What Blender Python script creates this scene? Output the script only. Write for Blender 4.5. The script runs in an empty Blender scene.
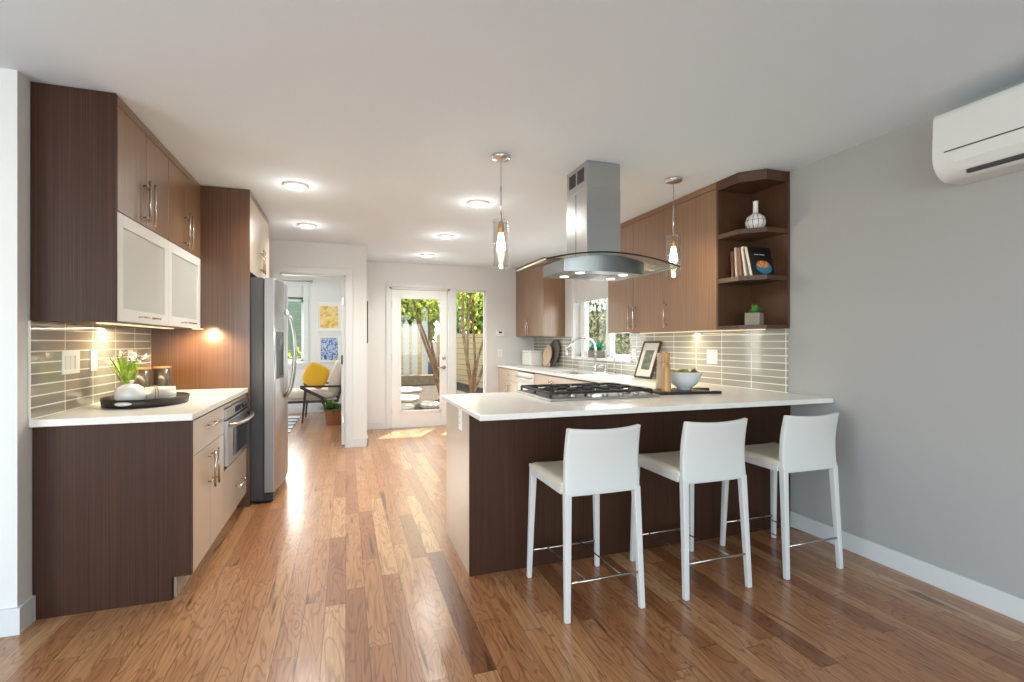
import bpy, bmesh, math, random
from mathutils import Vector, Matrix
random.seed(7)
S = bpy.context.scene
COL = S.collection
PI = math.pi

# ------------------------------------------------------------------ camera
CEIL = 2.444
cam_d = bpy.data.cameras.new('camera')
cam = bpy.data.objects.new('camera', cam_d)
COL.objects.link(cam)
cam.location = (0, 0, 1.261)
cam.rotation_euler = (PI / 2, 0, -0.328)
cam_d.sensor_width = 36
cam_d.lens = 488.6 / 1024 * 36
cam_d.shift_y = 1.8 / 1024
cam_d.clip_start = 0.05
S.camera = cam

# ------------------------------------------------------------------ exposure, sky, sun, daylight
S.view_settings.view_transform = 'Standard'
S.view_settings.look = 'None'
S.view_settings.gamma = 1
S.view_settings.use_curve_mapping = False
S.view_settings.exposure = 0.66

world = bpy.data.worlds.new('sky')
S.world = world
world.use_nodes = True
wn = world.node_tree.nodes
wl = world.node_tree.links
sky = wn.new('ShaderNodeTexSky')
sky.sky_type = 'NISHITA'
sky.sun_disc = False
sky.sun_elevation = math.radians(55)
sky.sun_rotation = math.radians(30)
wl.new(sky.outputs[0], wn['Background'].inputs[0])
wn['Background'].inputs[1].default_value = 0.5

def lamp(name, kind, loc, energy, color=(1, 1, 1), to=None, size=None, size_y=None, spread=None, radius=None, angle=None, blend=None):
    d = bpy.data.lights.new(name, kind)
    d.energy = energy
    d.color = color
    if kind == 'AREA':
        d.shape = 'RECTANGLE' if size_y else 'SQUARE'
        d.size = size
        if size_y: d.size_y = size_y
        if spread: d.spread = spread
    if radius is not None: d.shadow_soft_size = radius
    if kind == 'SPOT':
        d.spot_size = angle
        d.spot_blend = blend if blend is not None else .6
    o = bpy.data.objects.new(name, d)
    COL.objects.link(o)
    o.location = loc
    if to is not None:
        o.rotation_euler = (Vector(to) - Vector(loc)).to_track_quat('-Z', 'Y').to_euler()
    return o

sun = lamp('sun', 'SUN', (4, 12, 9), 12.0, (1, .93, .82), to=(4 - .43, 12 - .85, 9 - 1.5))
sun.data.angle = math.radians(.6)
# added area fills just inside assumed, unseen living-room windows; they light most of the room
lamp('rear_fill', 'AREA', (-.9, -3.42, 1.35), 63, (.86, .95, 1), to=(-.7, 3, 2.0), size=3.4, size_y=1.9)
lamp('rear_fill', 'AREA', (2.0, -3.42, 1.35), 16, (.86, .95, 1), to=(1.4, 3, 1.3), size=1.3, size_y=1.9)
lamp('side_fill', 'AREA', (-3.52, -.4, 1.35), 60, (.86, .95, 1), to=(3, .6, 2.0), size=2.6, size_y=1.9)
# daylight entering through the glass door, the sink window and the den windows
lamp('daylight_door', 'AREA', (1.25, 7.62, 1.15), 8, (1, .98, .93), to=(1.1, 3, .9), size=1.5, size_y=1.8)
lamp('daylight_sink_window', 'AREA', (3.12, 5.2, 1.5), 14, (1, .98, .94), to=(0, 5.0, 1.1), size=1.2, size_y=.8)
lamp('daylight_den_window', 'AREA', (-2.9, 8.0, 1.4), 15, (1, .98, .95), to=(1, 8.0, 1.0), size=1.8, size_y=1.6)

lamp('daylight_den_back_window', 'AREA', (-1.22, 9.53, 1.5), 24, (1, .99, .96), to=(-1.0, 5, .9), size=.95, size_y=1.05)

# ------------------------------------------------------------------ materials
MATS = {}
def lin(hexs):
    v = [int(hexs[i:i + 2], 16) / 255 for i in (0, 2, 4)]
    return tuple((x / 12.92 if x <= .04045 else ((x + .055) / 1.055) ** 2.4) for x in v) + (1,)

def pbr(name, col, rough=.5, metal=0, spec=.5, coat=0, coat_rough=.1, noise=0, nscale=6, bump=0, bscale=40, emit=None, estr=0, trans=0, ior=1.5, sheen=0):
    m = bpy.data.materials.new(name)
    m.use_nodes = True
    n, l = m.node_tree.nodes, m.node_tree.links
    b = n['Principled BSDF']
    c = lin(col) if isinstance(col, str) else tuple(col) + (1,)
    b.inputs['Base Color'].default_value = c
    b.inputs['Roughness'].default_value = rough
    b.inputs['Metallic'].default_value = metal
    b.inputs['Specular IOR Level'].default_value = spec
    b.inputs['Coat Weight'].default_value = coat
    b.inputs['Coat Roughness'].default_value = coat_rough
    b.inputs['IOR'].default_value = ior
    b.inputs['Transmission Weight'].default_value = trans
    b.inputs['Sheen Weight'].default_value = sheen
    if emit:
        b.inputs['Emission Color'].default_value = lin(emit) if isinstance(emit, str) else tuple(emit) + (1,)
        b.inputs['Emission Strength'].default_value = estr
    tc = n.new('ShaderNodeTexCoord')
    if noise:
        t = n.new('ShaderNodeTexNoise'); t.inputs['Scale'].default_value = nscale; t.inputs['Detail'].default_value = 4
        r = n.new('ShaderNodeValToRGB')
        r.color_ramp.elements[0].color = tuple(x * (1 - noise) for x in c[:3]) + (1,)
        r.color_ramp.elements[1].color = tuple(min(1, x * (1 + noise)) for x in c[:3]) + (1,)
        r.color_ramp.elements[0].position = .3; r.color_ramp.elements[1].position = .7
        l.new(tc.outputs['Object'], t.inputs['Vector']); l.new(t.outputs[0], r.inputs[0]); l.new(r.outputs[0], b.inputs['Base Color'])
    if bump:
        t = n.new('ShaderNodeTexNoise'); t.inputs['Scale'].default_value = bscale; t.inputs['Detail'].default_value = 3
        bp = n.new('ShaderNodeBump'); bp.inputs['Strength'].default_value = bump; bp.inputs['Distance'].default_value = .005
        l.new(tc.outputs['Object'], t.inputs['Vector']); l.new(t.outputs[0], bp.inputs['Height']); l.new(bp.outputs[0], b.inputs['Normal'])
    MATS[name] = m
    return m

def veneer(name, dark, light, rough=.3, axis=2, coat=.5, coat_rough=.18, fine=420, coat_ior=1.5, spec=.5):
    """straight-grained veneer: thin streaks that run along one axis"""
    m = pbr(name, dark, rough, coat=coat, coat_rough=coat_rough, spec=spec)
    m.node_tree.nodes['Principled BSDF'].inputs['Coat IOR'].default_value = coat_ior
    n, l = m.node_tree.nodes, m.node_tree.links
    b = n['Principled BSDF']
    tc = n.new('ShaderNodeTexCoord')
    mp = n.new('ShaderNodeMapping')
    sc = [fine, fine, fine]; sc[axis] = 1.2
    mp.inputs['Scale'].default_value = sc
    t = n.new('ShaderNodeTexNoise'); t.inputs['Scale'].default_value = 1; t.inputs['Detail'].default_value = 3
    r = n.new('ShaderNodeValToRGB')
    r.color_ramp.elements[0].color = lin(dark); r.color_ramp.elements[0].position = .32
    r.color_ramp.elements[1].color = lin(light); r.color_ramp.elements[1].position = .7
    l.new(tc.outputs['Object'], mp.inputs[0]); l.new(mp.outputs[0], t.inputs['Vector']); l.new(t.outputs[0], r.inputs[0])
    l.new(r.outputs[0], b.inputs['Base Color'])
    return m

def thin_glass(name, tint=(1, 1, 1), gloss=.1, rough=0.0):
    m = bpy.data.materials.new(name); m.use_nodes = True
    n, l = m.node_tree.nodes, m.node_tree.links
    n.remove(n['Principled BSDF'])
    tr = n.new('ShaderNodeBsdfTransparent'); tr.inputs[0].default_value = tuple(tint) + (1,)
    gl = n.new('ShaderNodeBsdfGlossy'); gl.inputs['Roughness'].default_value = rough
    lw = n.new('ShaderNodeLayerWeight'); lw.inputs[0].default_value = .5
    fr = n.new('ShaderNodeMath'); fr.operation = 'POWER'; fr.inputs[1].default_value = 4.0
    l.new(lw.outputs['Facing'], fr.inputs[0])
    mul = n.new('ShaderNodeMath'); mul.operation = 'MULTIPLY_ADD'; mul.inputs[1].default_value = .6; mul.inputs[2].default_value = gloss * .12 + .015
    mx = n.new('ShaderNodeMixShader')
    l.new(fr.outputs[0], mul.inputs[0]); l.new(mul.outputs[0], mx.inputs[0]); l.new(tr.outputs[0], mx.inputs[1]); l.new(gl.outputs[0], mx.inputs[2])
    l.new(mx.outputs[0], n['Material Output'].inputs[0])
    MATS[name] = m
    return m

def floor_mat():
    m = pbr('oak_planks', '9c6b45', .3, coat=.42, coat_rough=.19)
    n, l = m.node_tree.nodes, m.node_tree.links
    b = n['Principled BSDF']
    def node(t, **k):
        x = n.new(t)
        for a, v in k.items(): setattr(x, a, v)
        return x
    def math_(op, a, bb=None, c=None):
        x = node('ShaderNodeMath', operation=op)
        for i, v in enumerate((a, bb, c)):
            if v is None: continue
            if hasattr(v, 'default_value') or hasattr(v, 'links'): l.new(v, x.inputs[i])
            else: x.inputs[i].default_value = v
        return x.outputs[0]
    tc = node('ShaderNodeTexCoord')
    sp = node('ShaderNodeSeparateXYZ'); l.new(tc.outputs['Object'], sp.inputs[0])
    W = .092
    u = math_('DIVIDE', sp.outputs[0], W)
    i = math_('FLOOR', u)
    fu = math_('FRACT', u)
    wn1 = node('ShaderNodeTexWhiteNoise', noise_dimensions='1D'); l.new(i, wn1.inputs['W'])
    ln = math_('MULTIPLY_ADD', wn1.outputs['Value'], .7, .75)
    off = math_('MULTIPLY', wn1.outputs['Value'], 37.3)
    v = math_('ADD', math_('DIVIDE', sp.outputs[1], ln), off)
    j = math_('FLOOR', v); fv = math_('FRACT', v)
    cmb = node('ShaderNodeCombineXYZ'); l.new(i, cmb.inputs[0]); l.new(j, cmb.inputs[1])
    wn2 = node('ShaderNodeTexWhiteNoise', noise_dimensions='2D'); l.new(cmb.outputs[0], wn2.inputs['Vector'])
    ramp = node('ShaderNodeValToRGB'); cr = ramp.color_ramp
    stops = [(0, '7d5034'), (.04, '98643e'), (.16, 'a5714a'), (.55, 'af7d53'), (.85, 'b98a5f'), (1, 'c49a70')]
    cr.elements[0].color = lin(stops[0][1]); cr.elements[1].color = lin(stops[-1][1])
    for p, c in stops[1:-1]:
        e = cr.elements.new(p); e.color = lin(c)
    l.new(wn2.outputs['Value'], ramp.inputs[0])
    # grain: contour loops of a stretched noise field (cathedral figure) plus fine pores, offset per plank
    def field(sx, sy, detail, dist):
        cc = node('ShaderNodeCombineXYZ')
        l.new(math_('MULTIPLY', sp.outputs[0], sx), cc.inputs[0])
        l.new(math_('MULTIPLY_ADD', sp.outputs[1], sy, math_('MULTIPLY', wn2.outputs['Value'], 91)), cc.inputs[1])
        l.new(math_('MULTIPLY', i, 3.1), cc.inputs[2])
        g = node('ShaderNodeTexNoise'); g.inputs['Scale'].default_value = 1; g.inputs['Detail'].default_value = detail; g.inputs['Distortion'].default_value = dist
        l.new(cc.outputs[0], g.inputs['Vector'])
        return g
    gr = field(90, 5, 4, .3)
    fig = field(9, 1.5, 2, .5)
    ring = math_('ABSOLUTE', math_('SUBTRACT', math_('FRACT', math_('MULTIPLY', fig.outputs[0], 15)), .5))
    gr2 = node('ShaderNodeValToRGB')
    gr2.color_ramp.elements[0].position = .3; gr2.color_ramp.elements[0].color = (.58, .51, .45, 1)
    gr2.color_ramp.elements[1].position = .6; gr2.color_ramp.elements[1].color = (1.05, 1.04, 1.03, 1)
    l.new(gr.outputs[0], gr2.inputs[0])
    rg = node('ShaderNodeValToRGB')
    rg.color_ramp.elements[0].position = .0; rg.color_ramp.elements[0].color = (.52, .41, .32, 1)
    rg.color_ramp.elements[1].position = .2; rg.color_ramp.elements[1].color = (1, 1, 1, 1)
    l.new(ring, rg.inputs[0])
    mul0 = node('ShaderNodeMix', data_type='RGBA', blend_type='MULTIPLY'); mul0.inputs['Factor'].default_value = .6
    l.new(ramp.outputs[0], mul0.inputs['A']); l.new(gr2.outputs[0], mul0.inputs['B'])
    mul = node('ShaderNodeMix', data_type='RGBA', blend_type='MULTIPLY'); mul.inputs['Factor'].default_value = .7
    l.new(mul0.outputs['Result'], mul.inputs['A']); l.new(rg.outputs[0], mul.inputs['B'])
    # rare mineral streaks: dark brown veins along some boards
    cmb3 = node('ShaderNodeCombineXYZ')
    l.new(math_('MULTIPLY', sp.outputs[0], 16), cmb3.inputs[0]); l.new(math_('MULTIPLY_ADD', sp.outputs[1], 1.3, math_('MULTIPLY', j, 7.7)), cmb3.inputs[1]); l.new(i, cmb3.inputs[2])
    st = node('ShaderNodeTexNoise'); st.inputs['Scale'].default_value = 1; st.inputs['Detail'].default_value = 3; st.inputs['Distortion'].default_value = .8
    l.new(cmb3.outputs[0], st.inputs['Vector'])
    sr = node('ShaderNodeValToRGB')
    sr.color_ramp.elements[0].position = .63; sr.color_ramp.elements[0].color = (0, 0, 0, 1)
    sr.color_ramp.elements[1].position = .70; sr.color_ramp.elements[1].color = (.8, .8, .8, 1)
    l.new(st.outputs[0], sr.inputs[0])
    mx = node('ShaderNodeMix', data_type='RGBA'); l.new(sr.outputs[0], mx.inputs['Factor'])
    l.new(mul.outputs['Result'], mx.inputs['A']); mx.inputs['B'].default_value = lin('452812')
    # joints between the boards
    eu = math_('MINIMUM', fu, math_('SUBTRACT', 1, fu))
    ev = math_('MULTIPLY', math_('MINIMUM', fv, math_('SUBTRACT', 1, fv)), 11)
    e = math_('MINIMUM', eu, ev)
    gap = math_('LESS_THAN', e, .012)
    mg = node('ShaderNodeMix', data_type='RGBA'); l.new(math_('MULTIPLY', gap, .8), mg.inputs['Factor'])
    l.new(mx.outputs['Result'], mg.inputs['A']); mg.inputs['B'].default_value = lin('4b2f1d')
    l.new(mg.outputs['Result'], b.inputs['Base Color'])
    bp = node('ShaderNodeBump'); bp.inputs['Strength'].default_value = .12; bp.inputs['Distance'].default_value = .002
    l.new(math_('ADD', math_('MULTIPLY', math_('SUBTRACT', 1, gap), .6), math_('MULTIPLY', gr.outputs[0], .4)), bp.inputs['Height'])
    l.new(bp.outputs[0], b.inputs['Normal'])
    rr = math_('MULTIPLY_ADD', gr.outputs[0], .14, .26)
    l.new(rr, b.inputs['Roughness'])
    return m

def tile_mat(name, y0, z0, tw, thh=.0508, a='99958a', bb='a8a497', grout='e9e7dd'):
    """stacked glass tiles on a wall that runs along y; coordinates are of the place"""
    m = pbr(name, a, .09, spec=.7, coat=.6, coat_rough=.03)
    n, l = m.node_tree.nodes, m.node_tree.links
    b = n['Principled BSDF']
    geo = n.new('ShaderNodeNewGeometry'); sp = n.new('ShaderNodeSeparateXYZ'); l.new(geo.outputs['Position'], sp.inputs[0])
    cb = n.new('ShaderNodeCombineXYZ')
    for k, (o, v) in enumerate(((1, y0), (2, z0))):
        s = n.new('ShaderNodeMath'); s.operation = 'SUBTRACT'; s.inputs[1].default_value = v
        l.new(sp.outputs[o], s.inputs[0]); l.new(s.outputs[0], cb.inputs[k])
    br = n.new('ShaderNodeTexBrick')
    br.offset = 0; br.squash = 1
    br.inputs['Color1'].default_value = lin(a); br.inputs['Color2'].default_value = lin(bb); br.inputs['Mortar'].default_value = lin(grout)
    br.inputs['Scale'].default_value = 1; br.inputs['Mortar Size'].default_value = .0034; br.inputs['Mortar Smooth'].default_value = .1
    br.inputs['Brick Width'].default_value = tw; br.inputs['Row Height'].default_value = thh
    l.new(cb.outputs[0], br.inputs['Vector']); l.new(br.outputs['Color'], b.inputs['Base Color'])
    rr = n.new('ShaderNodeMath'); rr.operation = 'MULTIPLY_ADD'; rr.inputs[1].default_value = .6; rr.inputs[2].default_value = .09
    l.new(br.outputs['Fac'], rr.inputs[0]); l.new(rr.outputs[0], b.inputs['Roughness'])
    bp = n.new('ShaderNodeBump'); bp.invert = True; bp.inputs['Strength'].default_value = .4; bp.inputs['Distance'].default_value = .002
    l.new(br.outputs['Fac'], bp.inputs['Height']); l.new(bp.outputs[0], b.inputs['Normal'])
    return m

def stripes(name, c1, c2, axis, period, duty=.5, rough=.8):
    m = pbr(name, c1, rough)
    n, l = m.node_tree.nodes, m.node_tree.links
    b = n['Principled BSDF']
    geo = n.new('ShaderNodeNewGeometry'); sp = n.new('ShaderNodeSeparateXYZ'); l.new(geo.outputs['Position'], sp.inputs[0])
    d = n.new('ShaderNodeMath'); d.operation = 'DIVIDE'; d.inputs[1].default_value = period; l.new(sp.outputs[axis], d.inputs[0])
    f = n.new('ShaderNodeMath'); f.operation = 'FRACT'; l.new(d.outputs[0], f.inputs[0])
    g = n.new('ShaderNodeMath'); g.operation = 'LESS_THAN'; g.inputs[1].default_value = duty; l.new(f.outputs[0], g.inputs[0])
    mx = n.new('ShaderNodeMix'); mx.data_type = 'RGBA'; l.new(g.outputs[0], mx.inputs['Factor'])
    mx.inputs['A'].default_value = lin(c1); mx.inputs['B'].default_value = lin(c2)
    l.new(mx.outputs['Result'], b.inputs['Base Color'])
    return m

def blotch(name, cols, scale=8, rough=.7, detail=5, dist=1.0):
    m = pbr(name, cols[0], rough)
    n, l = m.node_tree.nodes, m.node_tree.links
    b = n['Principled BSDF']
    tc = n.new('ShaderNodeTexCoord'); t = n.new('ShaderNodeTexNoise'); t.inputs['Scale'].default_value = scale; t.inputs['Detail'].default_value = detail; t.inputs['Distortion'].default_value = dist
    r = n.new('ShaderNodeValToRGB')
    k = len(cols)
    r.color_ramp.elements[0].color = lin(cols[0]); r.color_ramp.elements[0].position = .3
    r.color_ramp.elements[1].color = lin(cols[-1]); r.color_ramp.elements[1].position = .7
    for q in range(1, k - 1):
        e = r.color_ramp.elements.new(.3 + .4 * q / (k - 1)); e.color = lin(cols[q])
    l.new(tc.outputs['Object'], t.inputs['Vector']); l.new(t.outputs[0], r.inputs[0]); l.new(r.outputs[0], b.inputs['Base Color'])
    return m

M_floor = floor_mat()
M_ceil = pbr('ceiling_paint', 'dfe9f1', .9, bump=.15, bscale=180)
M_wall = pbr('wall_paint', 'dcdcd9', .85, bump=.1, bscale=220)
M_grey = pbr('grey_wall_paint', 'a9a8a6', .85, bump=.12, bscale=220)
M_trim = pbr('trim_paint', 'd6d8d6', .5)
M_white = pbr('white_satin', 'e4e4e0', .35)
M_panel = veneer('dark_veneer', '2d190c', '482b19', .5, spec=.28, coat=.0, coat_rough=.3)
M_front_lit = veneer('veneer_lit', '6f5037', '947152', .34, coat=.4, coat_rough=.24)  # dark panel veneer lightened: the light on the fronts is in the colour
M_tall = veneer('tall_veneer', '472d1a', '6b472b', .34, coat=.3, coat_rough=.2)
M_band = pbr('edge_band', 'a5917a', .4)
M_inner = veneer('shelf_veneer', '3f2614', '5a3c26', .42, coat=.08)
M_quartz = pbr('white_quartz', 'e2dfd8', .27, coat=.15, coat_rough=.1, noise=.03, nscale=40)
M_steel = pbr('brushed_steel', 'b9bab9', .28, metal=1, noise=.05, nscale=3)
M_steel_d = pbr('dark_steel', '4a4a4e', .38, metal=.7)
M_fridge = pbr('charcoal_side', '3d3b3c', .42, metal=.15)
M_chrome = pbr('chrome', 'd8d8d8', .09, metal=1)
M_nickel = pbr('satin_nickel', 'c3bcb0', .25, metal=1)
M_black = pbr('black_plastic', '151515', .4)
M_iron = pbr('cast_iron', '1c1b1b', .55, bump=.2, bscale=90)
M_blackglass = pbr('black_glass', '0b0c0e', .06, coat=.6)
M_glass = thin_glass('window_glass', (.97, .985, .975), .1)
M_hoodglass = thin_glass('hood_glass', (.93, .95, .93), .3)
M_lampglass = thin_glass('lamp_glass', (.965, .97, .97), .8)
M_glassedge = pbr('glass_edge', '111a17', .25)
M_glassrim = pbr('glass_rim', 'a9b5ab', .15, coat=.5)
M_frost = pbr('frosted_glass', 'cfd0c9', .3, coat=.5, coat_rough=.15)
M_leather = pbr('white_leather', 'cfcfcb', .5, bump=.12, bscale=160)
M_seat = pbr('cream_leather', 'd9d0bd', .5, bump=.12, bscale=160)
M_plate = pbr('switch_plate', 'ededea', .35)
M_lamp = pbr('lamp_diffuser', 'ffffff', .5, emit=(1, .96, .9), estr=9)
M_hot = pbr('hood_lamp', 'ffffff', .5, emit=(1, .93, .8), estr=3)
M_bulb = pbr('bulb_glow', 'fff4e0', .4, emit=(1, .84, .6), estr=7)
M_led = pbr('led_strip', 'fff2d8', .4, emit=(1, .82, .52), estr=.5)
M_ceram = pbr('white_ceramic', 'e6e4de', .3, coat=.4)
M_towel = pbr('white_towel', 'e6e3db', .9, bump=.5, bscale=120, sheen=.3)
M_bowl = pbr('bowl_ceramic', 'd5d9da', .25, coat=.4)
M_dkwood = pbr('ebony_wood', '2a211b', .45, noise=.2, nscale=14)
M_oak = veneer('light_mill_wood', 'a97a45', 'cf9f68', .4, coat=.2, fine=60)
M_board = veneer('pale_board', 'b99e83', 'd0b79b', .5, coat=.1, fine=60)
M_greyround = pbr('grey_lacquer', '5c5852', .35, coat=.3)
M_canister = veneer('dark_canister', '241c15', '4d4031', .35, coat=.4, fine=60)
M_lidwood = pbr('lid_wood', 'b48a52', .5, noise=.12, nscale=20)
M_leaf = blotch('blade_leaf', ['5f8722', '94b03a', 'cccb62'], 20)
M_petal = pbr('petal_white', 'f2f1ea', .6)
M_pot = pbr('grey_pot', '77716a', .7, noise=.1, nscale=20)
M_concrete = pbr('concrete_planter', '8c8578', .9, noise=.15, nscale=25, bump=.3)
M_succ = blotch('succulent_green', ['2f6b2c', '4f9a3c', '7fc058'], 30)
M_teal = blotch('teal_succulent', ['1f6a55', '2f8a6d', '5fb292'], 30)
M_soil = pbr('soil', '2e241c', .95)
M_paper = pbr('mat_paper', 'e7e2d6', .8)
M_print = blotch('botanical_print', ['4a5346', '6e7768', '9aa092'], 16)
M_yellow_art = blotch('yellow_abstract_print', ['c99a3a', 'dcb356', 'ead79c', 'd3a445'], 9)
M_blue_art = blotch('blue_abstract_print', ['1d3f80', '2f5ea6', 'd3dae4', '2a539a'], 14, dist=2.5)
M_frame_w = pbr('white_frame', 'ece8e2', .5)
M_frame_d = pbr('dark_frame', '3b2c22', .45)
M_cush = pbr('beige_fabric', 'cfbfae', .9, bump=.4, bscale=150, sheen=.3)
M_mustard = pbr('mustard_fabric', 'd9a411', .9, bump=.4, bscale=150, sheen=.3)
M_chairwood = pbr('walnut_frame', '33241b', .4)
M_wicker = stripes('wicker_weave', '7e4a2c', 'a0663f', 2, .022, .5)
M_rug = stripes('striped_rug', '1d1d1f', 'd9d6d0', 1, .34, .7)
M_fern = blotch('basket_leaf', ['3b5226', '5d7536', '8a9c55'], 22)
M_shade = pbr('roller_shade', 'd4d4d0', .8)
M_ac = pbr('ac_plastic', 'e0e1de', .4)
M_slot = pbr('dark_slot', '3c3d3d', .6)
M_fence = stripes('fence_boards', '7c6442', 'd3b684', 2, .14, .92)
M_bark = blotch('tree_bark', ['5c3d28', '86603f', 'a88562'], 12)
M_canopy = blotch('tree_leaf', ['7c982a', 'aebb45', 'd9da82'], 6)
def translucent(m, f=.5):
    n, l = m.node_tree.nodes, m.node_tree.links
    b = n['Principled BSDF']; t = n.new('ShaderNodeBsdfTranslucent'); mx = n.new('ShaderNodeMixShader'); mx.inputs[0].default_value = f
    l.new(b.inputs['Base Color'].links[0].from_socket, t.inputs[0])
    l.new(b.outputs[0], mx.inputs[1]); l.new(t.outputs[0], mx.inputs[2]); l.new(mx.outputs[0], n['Material Output'].inputs[0])
translucent(M_canopy, .55)
M_shrub = blotch('shrub_leaf', ['34501c', '5d7a2a', 'b9a63a'], 5)
M_ground = blotch('garden_soil', ['30251c', '45372a', '594837'], 9, .95)
M_stone = pbr('flagstone', 'bfb09a', .9, noise=.15, nscale=8, bump=.4)
M_timber = pbr('timber_edge', '8d7a60', .8, noise=.2, nscale=10)
M_picket = pbr('white_picket', 'd9d2c4', .7)
M_sage = stripes('sage_siding', '7d8a6b', '8b987a', 2, .18, .08)
M_wire = pbr('steel_wire', '8d8d8d', .35, metal=1)
M_gold = pbr('brass_socket', 'b98a4a', .3, metal=1)

# ------------------------------------------------------------------ mesh helpers
class MB:
    def __init__(s):
        s.bm = bmesh.new()
    def box(s, x0, x1, y0, y1, z0, z1, bevel=0, seg=2):
        t = bmesh.new()
        bmesh.ops.create_cube(t, size=1)
        for v in t.verts:
            v.co = Vector((x0 + (v.co.x + .5) * (x1 - x0), y0 + (v.co.y + .5) * (y1 - y0), z0 + (v.co.z + .5) * (z1 - z0)))
        if bevel:
            bmesh.ops.bevel(t, geom=t.edges[:], offset=bevel, segments=seg, affect='EDGES', profile=.5)
        s._merge(t); return s
    def _merge(s, t, M=None, smooth=False):
        if M is not None: bmesh.ops.transform(t, matrix=M, verts=t.verts[:])
        bmesh.ops.recalc_face_normals(t, faces=t.faces[:])
        vm = {}
        for v in t.verts: vm[v] = s.bm.verts.new(v.co)
        for f in t.faces:
            try:
                g = s.bm.faces.new([vm[v] for v in f.verts])
                g.smooth = f.smooth or smooth
            except ValueError: pass
        t.free()
    def bar(s, p, q, w, h=None, bevel=0, w2=None, h2=None, up=(0, 0, 1)):
        """square bar from p to q; w across, h up; optional other size at q"""
        p, q = Vector(p), Vector(q); h = h or w; w2 = w2 or w; h2 = h2 or h
        d = (q - p).normalized()
        u = Vector(up)
        if abs(d.dot(u)) > .95: u = Vector((0, 1, 0))
        r = d.cross(u).normalized(); u = r.cross(d).normalized()
        t = bmesh.new(); vs = []
        for c, a, b in ((p, w, h), (q, w2, h2)):
            for i, j in ((-1, -1), (1, -1), (1, 1), (-1, 1)):
                vs.append(t.verts.new(c + r * (i * a / 2) + u * (j * b / 2)))
        for f in ((0, 3, 2, 1), (4, 5, 6, 7), (0, 1, 5, 4), (1, 2, 6, 5), (2, 3, 7, 6), (3, 0, 4, 7)):
            t.faces.new([vs[k] for k in f])
        if bevel: bmesh.ops.bevel(t, geom=t.edges[:], offset=bevel, segments=2, affect='EDGES', profile=.5)
        s._merge(t); return s
    def tube(s, pts, r, n=10, r2=None, cap=True):
        pts = [Vector(p) for p in pts]; t = bmesh.new(); rings = []
        N = len(pts); ref = None
        for i, p in enumerate(pts):
            d = (pts[min(i + 1, N - 1)] - pts[max(i - 1, 0)]).normalized()
            if ref is None:
                a = Vector((0, 0, 1)) if abs(d.z) < .9 else Vector((1, 0, 0))
                ref = d.cross(a).normalized()
            else:
                ref = (ref - d * ref.dot(d)).normalized()
            w = d.cross(ref)
            rr = r if r2 is None else r + (r2 - r) * i / (N - 1)
            if isinstance(r, (list, tuple)): rr = r[i]
            rings.append([t.verts.new(p + ref * (rr * math.cos(2 * PI * k / n)) + w * (rr * math.sin(2 * PI * k / n))) for k in range(n)])
        for a, b in zip(rings, rings[1:]):
            for k in range(n):
                f = t.faces.new((a[k], a[(k + 1) % n], b[(k + 1) % n], b[k])); f.smooth = True
        if cap:
            t.faces.new(list(reversed(rings[0]))); t.faces.new(rings[-1])
        s._merge(t); return s
    def lathe(s, c, prof, n=24, smooth=True, M=None, cap=True):
        """profile of (radius, z) turned about z through c"""
        t = bmesh.new(); rings = []
        for r, z in prof:
            rings.append([t.verts.new((max(r, 1e-4) * math.cos(2 * PI * k / n), max(r, 1e-4) * math.sin(2 * PI * k / n), z)) for k in range(n)])
        for a, b in zip(rings, rings[1:]):
            for k in range(n):
                f = t.faces.new((a[k], a[(k + 1) % n], b[(k + 1) % n], b[k])); f.smooth = smooth
        if cap:
            t.faces.new(list(reversed(rings[0]))); t.faces.new(rings[-1])
        T = Matrix.Translation(Vector(c))
        s._merge(t, T @ M if M is not None else T); return s
    def prism(s, poly, a, b, axis=2, bevel=0):
        """polygon (2 coords each) extruded along an axis from a to b"""
        t = bmesh.new()
        def P(u, v, w):
            return {2: (u, v, w), 1: (u, w, v), 0: (w, u, v)}[axis]
        lo = [t.verts.new(P(u, v, a)) for u, v in poly]; hi = [t.verts.new(P(u, v, b)) for u, v in poly]
        t.faces.new(lo); t.faces.new(hi)
        for k in range(len(poly)):
            t.faces.new((lo[k], lo[(k + 1) % len(poly)], hi[(k + 1) % len(poly)], hi[k]))
        if bevel: bmesh.ops.bevel(t, geom=t.edges[:], offset=bevel, segments=2, affect='EDGES', profile=.5)
        s._merge(t); return s
    def grid(s, f, nu, nv, thick=0, smooth=True):
        """surface f(u, v) -> point; thick: a function (u, v) -> the other side's point, or 0"""
        t = bmesh.new()
        A = [[t.verts.new(f(i / nu, j / nv)) for j in range(nv + 1)] for i in range(nu + 1)]
        def quads(G):
            for i in range(nu):
                for j in range(nv):
                    q = t.faces.new((G[i][j], G[i + 1][j], G[i + 1][j + 1], G[i][j + 1])); q.smooth = smooth
        quads(A)
        if thick:
            B = [[t.verts.new(thick(i / nu, j / nv)) for j in range(nv + 1)] for i in range(nu + 1)]
            quads(B)
            for i in range(nu):
                t.faces.new((A[i][0], A[i + 1][0], B[i + 1][0], B[i][0])); t.faces.new((A[i][nv], A[i + 1][nv], B[i + 1][nv], B[i][nv]))
            for j in range(nv):
                t.faces.new((A[0][j], A[0][j + 1], B[0][j + 1], B[0][j])); t.faces.new((A[nu][j], A[nu][j + 1], B[nu][j + 1], B[nu][j]))
        s._merge(t); return s
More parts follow.
